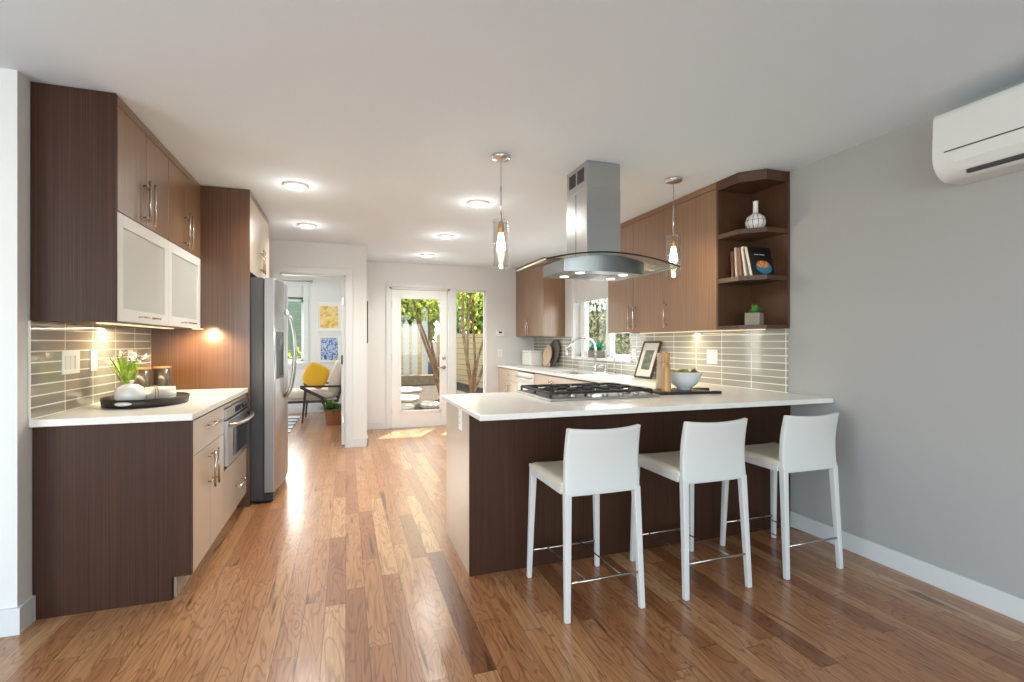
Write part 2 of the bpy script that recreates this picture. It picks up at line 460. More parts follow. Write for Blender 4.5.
    def pillow(s, c, sx, sy, sz, M=None, n=14, p=.35):
        """soft cushion: a pinched box"""
        t = bmesh.new(); bmesh.ops.create_uvsphere(t, u_segments=n * 2, v_segments=n, radius=1)
        for v in t.verts:
            x, y, z = v.co
            v.co = Vector((math.copysign(abs(x) ** p, x) * sx, math.copysign(abs(y) ** p, y) * sy, math.copysign(abs(z) ** .8, z) * sz))
        for f in t.faces: f.smooth = True
        T = Matrix.Translation(Vector(c))
        s._merge(t, T @ M if M is not None else T); return s
    def leaf(s, p, d, L, w, n=4, droop=.3, up=None):
        """a blade that starts at p along d and droops"""
        p, d = Vector(p), Vector(d).normalized()
        side = d.cross(Vector((0, 0, 1)))
        if side.length < .05: side = Vector((math.cos(p.x * 977), math.sin(p.x * 977), 0))
        side.normalize(); a = []
        for i in range(n + 1):
            q = i / n
            c = p + d * (L * q) - Vector((0, 0, droop * L * q * q))
            ww = w * math.sin(PI * (.12 + .88 * q)) if q < 1 else .0005
            a.append((s.bm.verts.new(c - side * ww / 2), s.bm.verts.new(c + side * ww / 2)))
        for x, y in zip(a, a[1:]):
            f = s.bm.faces.new((x[0], x[1], y[1], y[0])); f.smooth = True
        return s
    def build(s, name, mat, parent=None, bev=0):
        me = bpy.data.meshes.new(name)
        off = Vector((0, 0, 0)); q = parent
        while q is not None:
            off += q.location; q = q.parent
        loc = Vector((0, 0, 0))
        if parent is None and len(s.bm.verts):
            xs = [v.co for v in s.bm.verts]
            loc = Vector(((min(v.x for v in xs) + max(v.x for v in xs)) / 2, (min(v.y for v in xs) + max(v.y for v in xs)) / 2, min(v.z for v in xs)))
            if name == 'floor': loc = Vector((0, 0, 0))
        bmesh.ops.translate(s.bm, verts=s.bm.verts[:], vec=-(off + loc))
        s.bm.to_mesh(me); s.bm.free()
        me.materials.append(mat)
        o = bpy.data.objects.new(name, me); COL.objects.link(o)
        o.location = loc
        if parent is not None: o.parent = parent
        if bev:
            md = o.modifiers.new('bevel', 'BEVEL'); md.width = bev; md.segments = 2; md.limit_method = 'ANGLE'
        return o

def tag(o, label, cat, group=None):
    o['label'] = label; o['category'] = cat
    if group: o['group'] = group
    return o
def thing(name, label, cat, loc=(0, 0, 0), group=None):
    o = bpy.data.objects.new(name, None); COL.objects.link(o); o.location = loc
    o.empty_display_size = .05
    return tag(o, label, cat, group)
def struct(o):
    o['kind'] = 'structure'; return o
def copy_tree(o, parent=None):
    c = o.copy(); COL.objects.link(c)
    if parent is not None: c.parent = parent
    for ch in [x for x in o.children]: copy_tree(ch, c)
    return c

# ------------------------------------------------------------------ the shell
XL, XR = -1.35, 2.90          # kitchen side walls
YB, YH, YS = 7.38, 6.20, 2.70 # back wall, den wall, corner of the left wall
YR = -3.6                     # living-room rear wall
XS = -3.7                     # living-room side wall
foot = [(XS - .15, YR - .15), (XR + .15, YR - .15), (XR + .15, YB + .15), (.244, YB + .15), (.244, 9.65), (XS - .15, 9.65)]
struct(MB().prism(foot, -.1, 0, 2).build('floor', M_floor))
struct(MB().prism(foot, CEIL, CEIL + .12, 2).build('ceiling', M_ceil))
# right wall with the sink window opening
WY0, WY1, WZ0, WZ1 = 4.56, 5.93, 1.075, 2.15
m = MB()
m.box(XR, XR + .15, YR, 3.6, 0, CEIL)
struct(m.build('wall_right', M_grey))
m = MB(); m.box(XR, XR + .15, 3.6, WY0, 0, CEIL); m.box(XR, XR + .15, WY1, YB + .15, 0, CEIL)
m.box(XR, XR + .15, WY0, WY1, 0, WZ0); m.box(XR, XR + .15, WY0, WY1, WZ1, CEIL)
struct(m.build('wall_sink', M_wall))  # right wall carried on in a lighter colour to the back
# left wall: kitchen side, then the corner towards the living room
m = MB(); m.box(XL - .14, XL, YS, YH, 0, CEIL); m.box(XS, XL - .14, YS, YS + .14, 0, CEIL)
struct(m.build('wall_left', M_wall))
# den wall with its doorway, and the return that carries the picture
DX0, DX1, DZ = -.718, .003, 2.07
m = MB(); m.box(XL - .14, DX0, YH, YH + .12, 0, CEIL); m.box(DX1, .244, YH, YH + .12, 0, CEIL); m.box(DX0, DX1, YH, YH + .12, DZ, CEIL)
m.box(.124, .244, YH + .12, 9.5, 0, CEIL)
struct(m.build('wall_den', M_wall))
# back wall with door and sidelight
m = MB()
for a in ((.244, .605, 0, CEIL), (1.505, 1.60, 0, CEIL), (2.085, XR, 0, CEIL), (.605, 1.505, 2.085, CEIL), (1.60, 2.085, 0, .36), (1.60, 2.085, 2.075, CEIL)):
    m.box(a[0], a[1], YB, YB + .15, a[2], a[3])
struct(m.build('wall_back', M_wall))
# den: far wall with window, side wall
NX0, NX1, NZ0, NZ1 = -1.75, -.72, .93, 2.28
m = MB(); m.box(XS, NX0, 9.5, 9.65, 0, CEIL); m.box(NX1, .244, 9.5, 9.65, 0, CEIL); m.box(NX0, NX1, 9.5, 9.65, 0, NZ0); m.box(NX0, NX1, 9.5, 9.65, NZ1, CEIL)
struct(m.build('wall_den_back', M_wall))
m = MB(); m.box(-3.12, -3.0, YH, 7.05, 0, CEIL); m.box(-3.12, -3.0, 8.95, 9.5, 0, CEIL); m.box(-3.12, -3, 7.05, 8.95, 0, .55); m.box(-3.12, -3, 7.05, 8.95, 2.25, CEIL); m.box(-3.0, XL - .14, YH, YH + .12, 0, CEIL)
struct(m.build('wall_den_side', M_wall))
# living room behind the camera, with assumed window openings for the fill lamps
m = MB(); y0, y1 = YR - .15, YR
for a in ((XS, -2.6, 0, CEIL), (.8, 1.35, 0, CEIL), (2.65, XR, 0, CEIL), (-2.6, .8, 0, .4), (-2.6, .8, 2.3, CEIL), (1.35, 2.65, 0, .4), (1.35, 2.65, 2.3, CEIL)):
    m.box(a[0], a[1], y0, y1, a[2], a[3])
struct(m.build('wall_rear', M_wall))
m = MB()
for a in ((YR, -1.7, 0, CEIL), (.9, YS + .14, 0, CEIL), (-1.7, .9, 0, .4), (-1.7, .9, 2.3, CEIL)):
    m.box(XS - .15, XS, a[0], a[1], a[2], a[3])
struct(m.build('wall_side', M_wall))
# baseboards
m = MB(); m.box(XR - .014, XR, YR, 2.56, 0, .105, .003)
struct(m.build('baseboard_right', M_trim))
m = MB(); m.box(XL, XL + .016, YS, 2.80, 0, .115); m.box(XS, XL + .016, YS - .016, YS, 0, .115)
struct(m.build('baseboard_left', M_trim))
m = MB(); m.box(.244, .56, YB - .014, YB, 0, .105, .003); m.box(.244, .258, YH - .014, YB - .014, 0, .105, .003); m.box(.083, .258, YH - .014, YH, 0, .105, .003); m.box(1.55, 2.25, YB - .014, YB, 0, .105, .003)
struct(m.build('baseboard_back', M_trim))
m = MB(); m.box(-3.0, .124, 9.486, 9.5, 0, .105, .003)
struct(m.build('baseboard_den', M_trim))

# doorway casing of the den
m = MB()
for x0, x1 in ((DX0 - .084, DX0), (DX1, DX1 + .08)): m.box(x0, x1, YH - .018, YH, 0, DZ + .07, .003)
m.box(DX0 - .084, DX1 + .08, YH - .02, YH, DZ, DZ + .072, .003)
for x0, x1 in ((DX0, DX0 + .016), (DX1 - .016, DX1)): m.box(x0, x1, YH, YH + .12, 0, DZ)
m.box(DX0, DX1, YH, YH + .12, DZ - .016, DZ)
struct(m.build('trim_1', M_trim))
# den door, standing open into the den along its right side
d = struct(MB().box(-.05, -.013, YH + .125, YH + .90, .012, 2.035, .003).build('door_2', M_white))
MB().box(-.052, -.035, YH + .118, YH + .126, 1.0, 1.11, .002).build('latch_plate', M_black, d)
MB().box(-.046, -.02, YH + .112, YH + .126, .28, .38, .002).build('hinge', M_nickel, d)
MB().box(-.046, -.02, YH + .112, YH + .126, 1.72, 1.82, .002).build('hinge', M_nickel, d)

# glass back door with casing
m = MB()
m.box(.559, .605, YB - .02, YB, 0, 2.135, .003); m.box(1.505, 1.60, YB - .02, YB, 0, 2.135, .003); m.box(.559, 1.60, YB - .022, YB, 2.085, 2.14, .003)
m.box(.605, .64, YB, YB + .15, 0, 2.085); m.box(1.47, 1.505, YB, YB + .15, 0, 2.085); m.box(.605, 1.505, YB, YB + .15, 2.055, 2.085)
m.box(.605, 1.505, YB + .0, YB + .15, 0, .012)
struct(m.build('trim_2', M_trim))
gx0, gx1, gz0, gz1 = .76, 1.372, .235, 1.935
m = MB(); y0, y1 = YB + .02, YB + .064
m.box(.645, gx0, y0, y1, .015, 2.05, .002); m.box(gx1, 1.465, y0, y1, .015, 2.05, .002); m.box(gx0, gx1, y0, y1, .015, gz0, .002); m.box(gx0, gx1, y0, y1, gz1, 2.05, .002)
b = .018
m.box(gx0 - b, gx0 + b, y0 - .008, y0, gz0 - b, gz1 + b, .002); m.box(gx1 - b, gx1 + b, y0 - .008, y0, gz0 - b, gz1 + b, .002)
m.box(gx0, gx1, y0 - .008, y0, gz0 - b, gz0 + b, .002); m.box(gx0, gx1, y0 - .008, y0, gz1 - b, gz1 + b, .002)
door = struct(m.build('door_1', M_white))
MB().box(gx0, gx1, YB + .04, YB + .045, gz0, gz1).build('door_pane', M_glass, door)
m = MB(); m.lathe((1.418, y0, 1.03), [(.03, 0), (.03, .008), (.022, .02), (.012, .026)], 20, M=Matrix.Rotation(PI / 2, 4, 'X')).build('deadbolt', M_nickel, door)
m = MB(); m.lathe((1.418, y0, .885), [(.03, 0), (.03, .008), (.013, .016), (.012, .05)], 20, M=Matrix.Rotation(PI / 2, 4, 'X'))
m.tube([(1.418, y0 - .05, .885), (1.36, y0 - .055, .885), (1.31, y0 - .05, .882)], .009)
m.build('lever_handle', M_nickel, door)
for z in (.25, 1.05, 1.83): MB().tube([(.638, YB + .012, z - .05), (.638, YB + .012, z + .05)], .008).build('hinge', M_nickel, door)
# sidelight
m = MB(); f = .022
m.box(1.60, 2.085, YB + .05, YB + .1, .36, .36 + f); m.box(1.60, 2.085, YB + .05, YB + .1, 2.075 - f, 2.075); m.box(1.60, 1.60 + f, YB + .05, YB + .1, .36, 2.075); m.box(2.085 - f, 2.085, YB + .05, YB + .1, .36, 2.075)
w = struct(m.build('window_1', M_trim))
MB().box(1.62, 2.065, YB + .07, YB + .075, .38, 2.055).build('window_pane', M_glass, w)
# sink window
m = MB(); x0, x1 = XR + .085, XR + .125; f = .05
m.box(x0, x1, WY0, WY1, WZ0, WZ0 + f); m.box(x0, x1, WY0, WY1, WZ1 - f, WZ1); m.box(x0, x1, WY0, WY0 + f, WZ0, WZ1); m.box(x0, x1, WY1 - f, WY1, WZ0, WZ1); m.box(x0 - .012, x1, 5.10, 5.22, WZ0, WZ1)
m.box(x0 - .012, x1 - .005, 5.76, WY1 - f, WZ0, WZ1); m.box(x0 - .012, x1 - .005, 5.22, 5.76, WZ0 + f, WZ0 + f + .04)
w = struct(m.build('window_2', M_white))
MB().box(x0 + .02, x0 + .025, WY0 + f, WY1 - f, WZ0 + f, WZ1 - f).build('window_pane', M_glass, w)
MB().box(XR - .03, x0, WY0 - .03, WY1 + .03, WZ0 - .028, WZ0 + .002, .004).build('window_sill', M_white, w)
m = MB(); m.box(XR - .012, XR, WY1, WY1 + .06, WZ0 - .03, WZ1 + .06, .003); m.box(XR - .012, XR, WY0, WY1 + .06, WZ1, WZ1 + .06, .003)
struct(m.build('trim_3', M_white))
# den window
m = MB(); f = .035
m.box(NX0, NX1, 9.54, 9.58, NZ0, NZ0 + f); m.box(NX0, NX1, 9.54, 9.58, NZ1 - f, NZ1); m.box(NX0, NX0 + f, 9.54, 9.58, NZ0, NZ1); m.box(NX1 - f, NX1, 9.54, 9.58, NZ0, NZ1); m.box(NX0, NX1, 9.54, 9.58, 2.0, 2.04)
w = struct(m.build('window_3', M_trim))
MB().box(NX0 + f, NX1 - f, 9.56, 9.564, NZ0 + f, NZ1 - f).build('window_pane', M_glass, w)
m = MB(); m.box(NX1, NX1 + .09, 9.484, 9.5, NZ0 - .02, NZ1 + .02, .003); m.box(NX0 - .12, NX1 + .11, 9.44, 9.5, NZ0 - .055, NZ0 - .015, .004); m.box(NX0 - .09, NX1 + .09, 9.484, 9.5, NZ0 - .13, NZ0 - .055, .003)
struct(m.build('trim_4', M_trim))

# ------------------------------------------------------------------ large joinery, left side
def pull(p0, p1, out, parent, r=.006, mat=None, inset=.03):
    """bar handle from p0 to p1 that stands off the front along out on two posts"""
    p0, p1, out = Vector(p0), Vector(p1), Vector(out)
    m = MB(); a, b = p0 + out, p1 + out
    m.tube([a, b], r, 10)
    d = (b - a).normalized()
    for q in (a + d * inset, b - d * inset): m.tube([q - out, q], r * .8, 8)
    return m.build('handle', mat or M_nickel, parent)

UX = -1.029      # face of the upper doors
ub = 1.362
units = [(2.808, 3.515, 'brown wall cabinet over white frosted-glass lift door, nearest on the left'),
         (3.515, 4.214, 'brown wall cabinet over white frosted-glass lift door, beside the tall refrigerator panel')]
for k, (ya, yb, lab) in enumerate(units):
    t = thing('wall_cabinet', lab, 'cabinet', (XL + .16, (ya + yb) / 2, ub), 'left wall cabinets')
    m = MB(); e = .018
    m.box(XL + .002, UX - .022, ya, ya + e, ub, CEIL - .004); m.box(XL + .002, UX - .022, yb - e, yb - .001, ub, CEIL - .004)
    m.box(XL + .002, UX - .022, ya + e, yb - e, ub, ub + e); m.box(XL + .002, UX - .022, ya + e, yb - e, 1.88, 1.895); m.box(XL + .002, XL + .012, ya + e, yb - e, ub, CEIL - .004)
    m.box(XL + .002, UX - .022, ya + e, yb - e, CEIL - .03, CEIL - .004)
    m.build('carcass', M_inner, t)
    if k == 0: MB().box(XL + .002, UX, ya - .019, ya - .0005, ub - .004, CEIL - .003, .001).build('end_panel', M_panel, t)
    MB().box(UX - .02, UX, ya, yb - .001, 2.397, CEIL - .003, .001).build('fascia', M_front_lit, t)
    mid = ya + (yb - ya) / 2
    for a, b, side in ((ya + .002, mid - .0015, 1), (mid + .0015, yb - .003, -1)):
        dd = MB().box(UX - .02, UX, a, b, 1.893, 2.393, .0015).build('door', M_front_lit, t)
        hy = b - .035 if side == 1 else a + .035
        pull((UX, hy, 1.905), (UX, hy, 2.135), (.032, 0, 0), dd)
    fd = MB(); w = .062
    a, b, z0, z1 = ya + .002, yb - .003, 1.366, 1.888
    fd.box(UX - .02, UX, a, a + w, z0, z1, .0015); fd.box(UX - .02, UX, b - w, b, z0, z1, .0015); fd.box(UX - .02, UX, a + w, b - w, z0, z0 + w, .0015); fd.box(UX - .02, UX, a + w, b - w, z1 - w, z1, .0015)
    gd = fd.build('glass_door', M_white, t)
    MB().box(UX - .014, UX - .008, a + w - .004, b - w + .004, z0 + w - .004, z1 - w + .004).build('frosted_pane', M_frost, gd)
    pull((UX, mid - .13, z0 + .03), (UX, mid + .13, z0 + .03), (.028, 0, 0), gd, .005)
# light strip under the left cabinets
t = MB().box(XL + .20, XL + .24, 2.9, 3.9, ub - .007, ub - .001, .001).build('cabinet_light', M_led)
tag(t, 'slim warm light bar under the left wall cabinets', 'light')
lamp('cabinet_light_glow', 'AREA', (XL + .22, 3.45, ub - .02), 6, (1, .82, .54), to=(XL + .2, 3.45, 0), size=.05, size_y=1.0)
t = MB().lathe((XL + .36, 3.98, ub - .006), [(.035, 0), (.035, .005)], 20).build('puck_light', M_led)
tag(t, 'small round warm puck light under the cabinets by the tall brown panel', 'light')
lamp('puck_light_glow', 'SPOT', (XL + .36, 3.98, ub - .02), 15, (1, .72, .38), to=(XL + .36, 4.25, 1.0), radius=.03, angle=2.2)

# base run
BX = -.723
t = thing('base_cabinet', 'pale-fronted base cabinet with one drawer over two doors, dark end panel on the left', 'cabinet', ((XL + BX) / 2, 3.16, 0))
m = MB(); m.box(XL + .002, BX - .022, 2.829, 3.482, .108, .88); m.box(XL + .002, BX - .09, 2.829, 3.482, .0, .108)
m.build('carcass', M_inner, t)
MB().prism([(XL + .003, 0), (BX - .085, 0), (BX - .085, .112), (BX, .112), (BX, .879), (XL + .003, .879)], 2.802, 2.828, 1).build('end_panel', M_panel, t)
MB().box(BX - .083, BX - .07, 2.829, 3.482, 0, .108).build('toe_kick', M_band, t)
M_sheen = veneer('veneer_sheen', 'b3a089', 'c6b49b', .28, axis=2, coat=.6, coat_rough=.2)  # same wood, paler still: grazing reflections are put into its colour
dr = MB().box(BX - .02, BX, 2.830, 3.482, .693, .868, .0015).build('drawer', M_sheen, t)
pull((BX, 3.08, .805), (BX, 3.27, .805), (.03, 0, 0), dr)
for a, b, s in ((2.830, 3.155, 1), (3.158, 3.482, -1)):
    dd = MB().box(BX - .02, BX, a, b, .112, .689, .0015).build('door', M_sheen, t)
    hy = b - .04 if s == 1 else a + .04
    pull((BX, hy, .46), (BX, hy, .66), (.034, 0, 0), dd)

t = thing('oven_cabinet', 'base cabinet housing the steel oven, one low drawer beneath it', 'cabinet', ((XL + BX) / 2, 3.84, 0))
m = MB()
m.box(XL + .002, BX - .022, 3.484, 3.502, .108, .88); m.box(XL + .002, BX - .022, 4.194, 4.212, .108, .88); m.box(XL + .002, BX - .022, 3.502, 4.194, .108, .126); m.box(XL + .002, BX - .022, 3.502, 4.194, .455, .472); m.box(XL + .002, BX - .09, 3.484, 4.212, 0, .108)
m.box(XL + .002, XL + .014, 3.502, 4.194, .126, .88)
m.build('carcass', M_inner, t)
MB().box(BX - .083, BX - .07, 3.484, 4.212, 0, .108).build('toe_kick', M_band, t)
MB().box(BX - .02, BX, 3.485, 4.211, .846, .868, .001).build('filler_strip', M_sheen, t)
dr = MB().box(BX - .02, BX, 3.485, 4.211, .112, .45, .0015).build('drawer', M_sheen, t)
pull((BX, 3.79, .27), (BX, 4.05, .27), (.032, 0, 0), dr)

t = thing('built_in_oven', 'stainless built-in oven with black glass and bowed steel handle under the left counter', 'oven', (BX - .2, 3.85, .475))
MB().box(BX - .45, BX - .012, 3.51, 4.186, .476, .842).build('housing', M_steel_d, t)
MB().box(BX - .012, BX + .012, 3.49, 4.205, .775, .842, .003).build('control_panel', M_steel, t)
for y in (3.98, 4.05): MB().lathe((BX + .012, y, .81), [(.016, 0), (.016, .014), (.012, .017)], 16, M=Matrix.Rotation(PI / 2, 4, 'Y')).build('knob', M_black, t)
MB().box(BX + .0125, BX + .0135, 3.74, 3.93, .79, .828).build('display', M_blackglass, t)
dr = MB().box(BX - .012, BX + .022, 3.49, 4.205, .48, .768, .004).build('oven_door', M_steel, t)
MB().box(BX + .0222, BX + .024, 3.64, 4.10, .515, .70, .0005).build('oven_window', M_blackglass, dr)
m = MB(); pts = [(BX + .02 + .062 * math.sin(PI * min(1, max(0, q / 12))) ** .45, 3.52 + .66 * q / 12, .735) for q in range(13)]
m.tube(pts, .013, 12); m.build('handle', M_steel, dr)

m = MB(); m.prism([(XL + .002, 2.772), (BX + .013, 2.772), (BX + .013, 4.212), (XL + .002, 4.212)], .88, .914, 2, .004)
tag(m.build('countertop', M_quartz), 'short white quartz countertop on the left run, below the wall cabinets', 'countertop')

# tiled splashbacks
M_tileL = tile_mat('glass_tile_left', 2.776, .9165, .2865)
M_tileR = tile_mat('glass_tile_right', 2.597, .9165, .3055)
t = MB().box(XL + .0006, XL + .009, 2.775, 4.212, .9145, ub - .001).build('tile_backsplash', M_tileL)
tag(t, 'olive-grey glass tile backsplash on the left wall behind the tray', 'backsplash')
m = MB(); m.box(XR - .009, XR - .0006, 2.585, 4.553, .9145, 1.361); m.box(XR - .009, XR - .0006, 4.553, 5.97, .9145, WZ0 - .03); m.box(XR - .009, XR - .0006, 5.97, YB - .001, .9145, 1.345)
tag(m.build('tile_backsplash', M_tileR), 'olive-grey glass tile backsplash running along the right wall behind the sink', 'backsplash')

# refrigerator surround
t = thing('refrigerator_cabinet', 'tall brown side panel with pale cabinet bridging over the refrigerator', 'cabinet', (-1.03, 4.7, 0))
MB().box(XL + .002, -.70, 4.215, 4.234, 0, CEIL - .004, .001).build('side_panel', M_tall, t)
MB().box(XL + .002, -.70, 5.20, 5.219, 0, CEIL - .004, .001).build('side_panel', M_front_lit, t)
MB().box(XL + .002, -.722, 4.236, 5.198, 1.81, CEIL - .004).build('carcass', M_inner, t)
MB().box(-.72, -.70, 4.236, 5.198, 2.395, CEIL - .004, .001).build('fascia', M_front_lit, t)
for a, b, s in ((4.237, 4.715, 1), (4.718, 5.197, -1)):
    dd = MB().box(-.72, -.70, a, b, 1.812, 2.392, .0015).build('door', M_sheen, t)
    hy = b - .04 if s == 1 else a + .04
    pull((-.70, hy, 1.86), (-.70, hy, 2.06), (.032, 0, 0), dd)

t = thing('refrigerator', 'stainless side-by-side refrigerator with water dispenser and bowed handles', 'refrigerator', (-.98, 4.715, 0))
MB().box(-1.30, -.612, 4.25, 5.175, .03, 1.772, .004).build('body', M_fridge, t)
MB().box(-.612, -.60, 4.26, 5.165, .06, 1.765).build('gasket', M_black, t)
MB().box(-.70, -.545, 4.262, 5.163, .012, .075, .004).build('kick_grille', M_black, t)
for x in (-1.25, -.66):
    for y in (4.31, 5.12): MB().lathe((x, y, 0), [(.02, 0), (.02, .031)], 12).build('foot', M_black, t)
def fridge_door(ya, yb):
    def f(u, v):
        y = ya + (yb - ya) * u; q = (y - 4.715) / .46
        return Vector((-.497 - .038 * q * q, y, .085 + 1.685 * v))
    def g(u, v): return Vector((-.60, ya + (yb - ya) * u, .085 + 1.685 * v))
    return MB().grid(f, 10, 1, g).build('door', M_steel, t)
MB().box(-.602, -.537, 4.2465, 4.2495, .085, 1.77).build('door_edge', pbr('grey_edge', '84807e', .35, metal=.6), t)
d1 = fridge_door(4.25, 4.655); d2 = fridge_door(4.661, 5.175)
for dd, y in ((d1, 4.615), (d2, 4.70)):
    m = MB(); pts = [(-.497 + .075 * math.sin(PI * q / 14) ** .5, y, .79 + .75 * q / 14) for q in range(15)]
    m.tube(pts, .014, 10); m.build('handle', M_steel, dd)
def front_x(y): q = (y - 4.715) / .46; return -.497 - .038 * q * q
def front_strip(m, ya, yb, z0, z1, off):
    return m.prism([(-.55, ya), (front_x(ya) + off, ya), (front_x(yb) + off, yb), (-.55, yb)], z0, z1, 2)
m = MB()
for a in ((4.325, 4.345, .97, 1.35), (4.515, 4.535, .97, 1.35), (4.345, 4.515, 1.205, 1.35), (4.345, 4.515, .97, .99)): front_strip(m, *a, .006)
dp = m.build('dispenser', M_steel_d, d1)
front_strip(MB(), 4.345, 4.515, .99, 1.205, .0025).build('dispenser_recess', M_black, dp)
front_strip(MB(), 4.365, 4.495, 1.24, 1.325, .0075).build('dispenser_display', M_blackglass, dp)

# ------------------------------------------------------------------ peninsula and the right run
PX, PY = .633, 2.566
t = thing('peninsula_cabinet', 'dark brown peninsula base behind the three white stools', 'cabinet', (1.75, 2.9, 0))
MB().box(PX, XR - .002, PY, PY + .02, 0, .882, .001).build('back_panel', M_panel, t)
MB().box(PX, PX + .02, PY + .0205, 3.215, 0, .882, .001).build('end_panel', M_sheen, t)
MB().box(PX + .021, 2.255, PY + .021, 3.19, .1, .882).build('carcass', M_inner, t)
MB().box(PX + .021, 2.255, PY + .021, 3.13, 0, .1).build('toe_kick', M_inner, t)
for k in range(3):
    a = PX + .024 + k * .535
    dd = MB().box(a, a + .53, 3.192, 3.212, .112, .868, .0015).build('door', M_front_lit, t)
    pull((a + .49, 3.212, .66), (a + .49, 3.212, .84), (0, .032, 0), dd)
# L-shaped worktop with the sink cut-out
QZ0, QZ1 = .884, .914
CX = 2.262
SX0, SX1, SY0, SY1 = 2.40, 2.76, 4.9, 5.62   # sink bowl
m = MB()
m.prism([(.609, 2.268), (XR - .004, 2.25), (XR - .004, 3.262), (.609, 3.262)], QZ0, QZ1, 2, .004)
m.box(CX, XR - .012, 3.258, SY0, QZ0, QZ1, .002); m.box(CX, XR - .012, SY1, YB - .002, QZ0, QZ1, .002)
m.box(CX, SX0, SY0 - .002, SY1 + .002, QZ0, QZ1, .002); m.box(SX1, XR - .012, SY0 - .002, SY1 + .002, QZ0, QZ1, .002)
tag(m.build('countertop', M_quartz), 'long white quartz worktop of the peninsula turning along the sink wall', 'countertop')

RX = 2.285
def base_unit(ya, yb, label, ndoor, drawer=True, mat=None):
    mat = mat or M_sheen
    t = thing('base_cabinet', label, 'cabinet', (2.59, (ya + yb) / 2, 0), 'base cabinets along the sink wall')
    m = MB(); e = .018
    m.box(RX + .022, XR - .012, ya, ya + e, .1, .70); m.box(RX + .022, XR - .012, yb - e, yb, .1, .70); m.box(RX + .022, XR - .012, ya + e, yb - e, .1, .118); m.box(XR - .03, XR - .012, ya + e, yb - e, .1, .70); m.box(RX + .022, RX + .04, ya, yb, .70, .883)
    m.box(RX + .07, XR - .012, ya, yb, 0, .1)
    m.build('carcass', M_inner, t)
    zt = .868
    if drawer:
        dr = MB().box(RX, RX + .02, ya + .002, yb - .002, .70, zt, .0015).build('drawer', mat, t)
        c = (ya + yb) / 2; pull((RX, c - .1, .79), (RX, c + .1, .79), (-.03, 0, 0), dr)
        zt = .696
    w = (yb - ya) / ndoor
    for k in range(ndoor):
        a, b = ya + k * w + .002, ya + (k + 1) * w - .002
        dd = MB().box(RX, RX + .02, a, b, .112, zt, .0015).build('door', mat, t)
        hy = (b - .04 if k == 0 else a + .04) if ndoor == 2 else a + .04
        pull((RX, hy, zt - .24), (RX, hy, zt - .04), (-.03, 0, 0), dd)
    return t
base_unit(3.30, 4.12, 'pale base cabinet nearest the peninsula on the sink wall', 2)
base_unit(4.12, 4.70, 'pale single-door base cabinet between peninsula and sink', 1)
base_unit(4.70, 5.82, 'wide pale sink cabinet with two plain doors under the faucet', 2, False)
base_unit(6.43, 7.375, 'pale base cabinet with drawer and two doors at the far end by the sidelight', 2)
t = thing('dishwasher', 'white-fronted dishwasher with steel towel-bar handle beneath the far counter', 'dishwasher', (2.58, 6.125, 0))
MB().box(RX + .02, XR - .02, 5.825, 6.425, .1, .875).build('tub', M_steel_d, t)
MB().box(RX + .06, XR - .02, 5.825, 6.425, 0, .1).build('toe_kick', M_black, t)
MB().box(RX - .012, RX + .02, 5.825, 6.425, .86, .876, .002).build('control_panel', M_black, t)
dd = MB().box(RX - .012, RX + .02, 5.825, 6.425, .112, .858, .004).build('door', M_white, t)
pull((RX - .012, 5.85, .80), (RX - .012, 6.40, .80), (-.045, 0, 0), dd, .011, M_steel)
# sink
t = thing('kitchen_sink', 'undermounted steel sink set in the white counter below the window', 'sink', (2.58, 5.26, .70))
m = MB(); zb = .715
m.box(SX0, SX1, SY0, SY1, zb - .003, zb)
for a in ((SX0 - .003, SX0, SY0, SY1), (SX1, SX1 + .003, SY0, SY1), (SX0, SX1, SY0 - .003, SY0), (SX0, SX1, SY1, SY1 + .003)): m.box(*a, zb, .884)
m.build('basin', M_steel, t)
MB().lathe((2.58, 5.26, zb), [(.04, 0), (.04, .003), (.03, .004), (.01, .002)], 20).build('drain', M_chrome, t)
# faucet, handle and soap dispenser
t = thing('kitchen_faucet', 'tall chrome gooseneck faucet with pull-down spray head by the window', 'faucet', (2.82, 5.20, .914))
MB().lathe((2.82, 5.20, .914), [(.027, 0), (.027, .012), (.02, .02), (.017, .06), (.016, .1)], 20).build('base', M_chrome, t)
m = MB(); pts = [(2.82, 5.20, 1.0), (2.82, 5.20, 1.2)]
for q in range(1, 13):
    a = PI * q / 12 * .86
    pts.append((2.82 - .115 * (1 - math.cos(a)), 5.20 + .10 * (1 - math.cos(a)), 1.2 + .125 * math.sin(a)))
m.tube(pts, .0125, 12); m.build('spout', M_chrome, t)
e = Vector(pts[-1]); dv = (e - Vector(pts[-2])).normalized()
MB().tube([e, e + dv * .05, e + dv * .10], [.014, .017, .019], 12).build('spray_head', M_chrome, t)
MB().tube([(2.82, 5.185, .985), (2.82, 5.14, 1.0), (2.81, 5.10, 1.02)], .007, 8).build('lever', M_chrome, t)
t = thing('soap_dispenser', 'short chrome soap pump between the faucet and the water tap', 'soap dispenser', (2.83, 4.98, .914))
MB().lathe((2.83, 4.98, .914), [(.02, 0), (.02, .01), (.013, .016), (.012, .07), (.016, .075), (.016, .09)], 16).build('pump_body', M_chrome, t)
MB().tube([(2.83, 4.98, .995), (2.77, 4.99, 1.0), (2.75, 4.99, .99)], .006, 8).build('nozzle', M_chrome, t)
t = thing('filter_tap', 'small curved chrome filter tap on the counter right of the soap pump', 'tap', (2.83, 4.78, .914))
MB().lathe((2.83, 4.78, .914), [(.02, 0), (.02, .01), (.012, .02), (.011, .04)], 16).build('base', M_chrome, t)
m = MB(); pts = [(2.83, 4.78, .95), (2.83, 4.78, 1.08)] + [(2.83 - .05 * (1 - math.cos(PI * q / 8)), 4.78, 1.08 + .05 * math.sin(PI * q / 8)) for q in range(1, 9)]
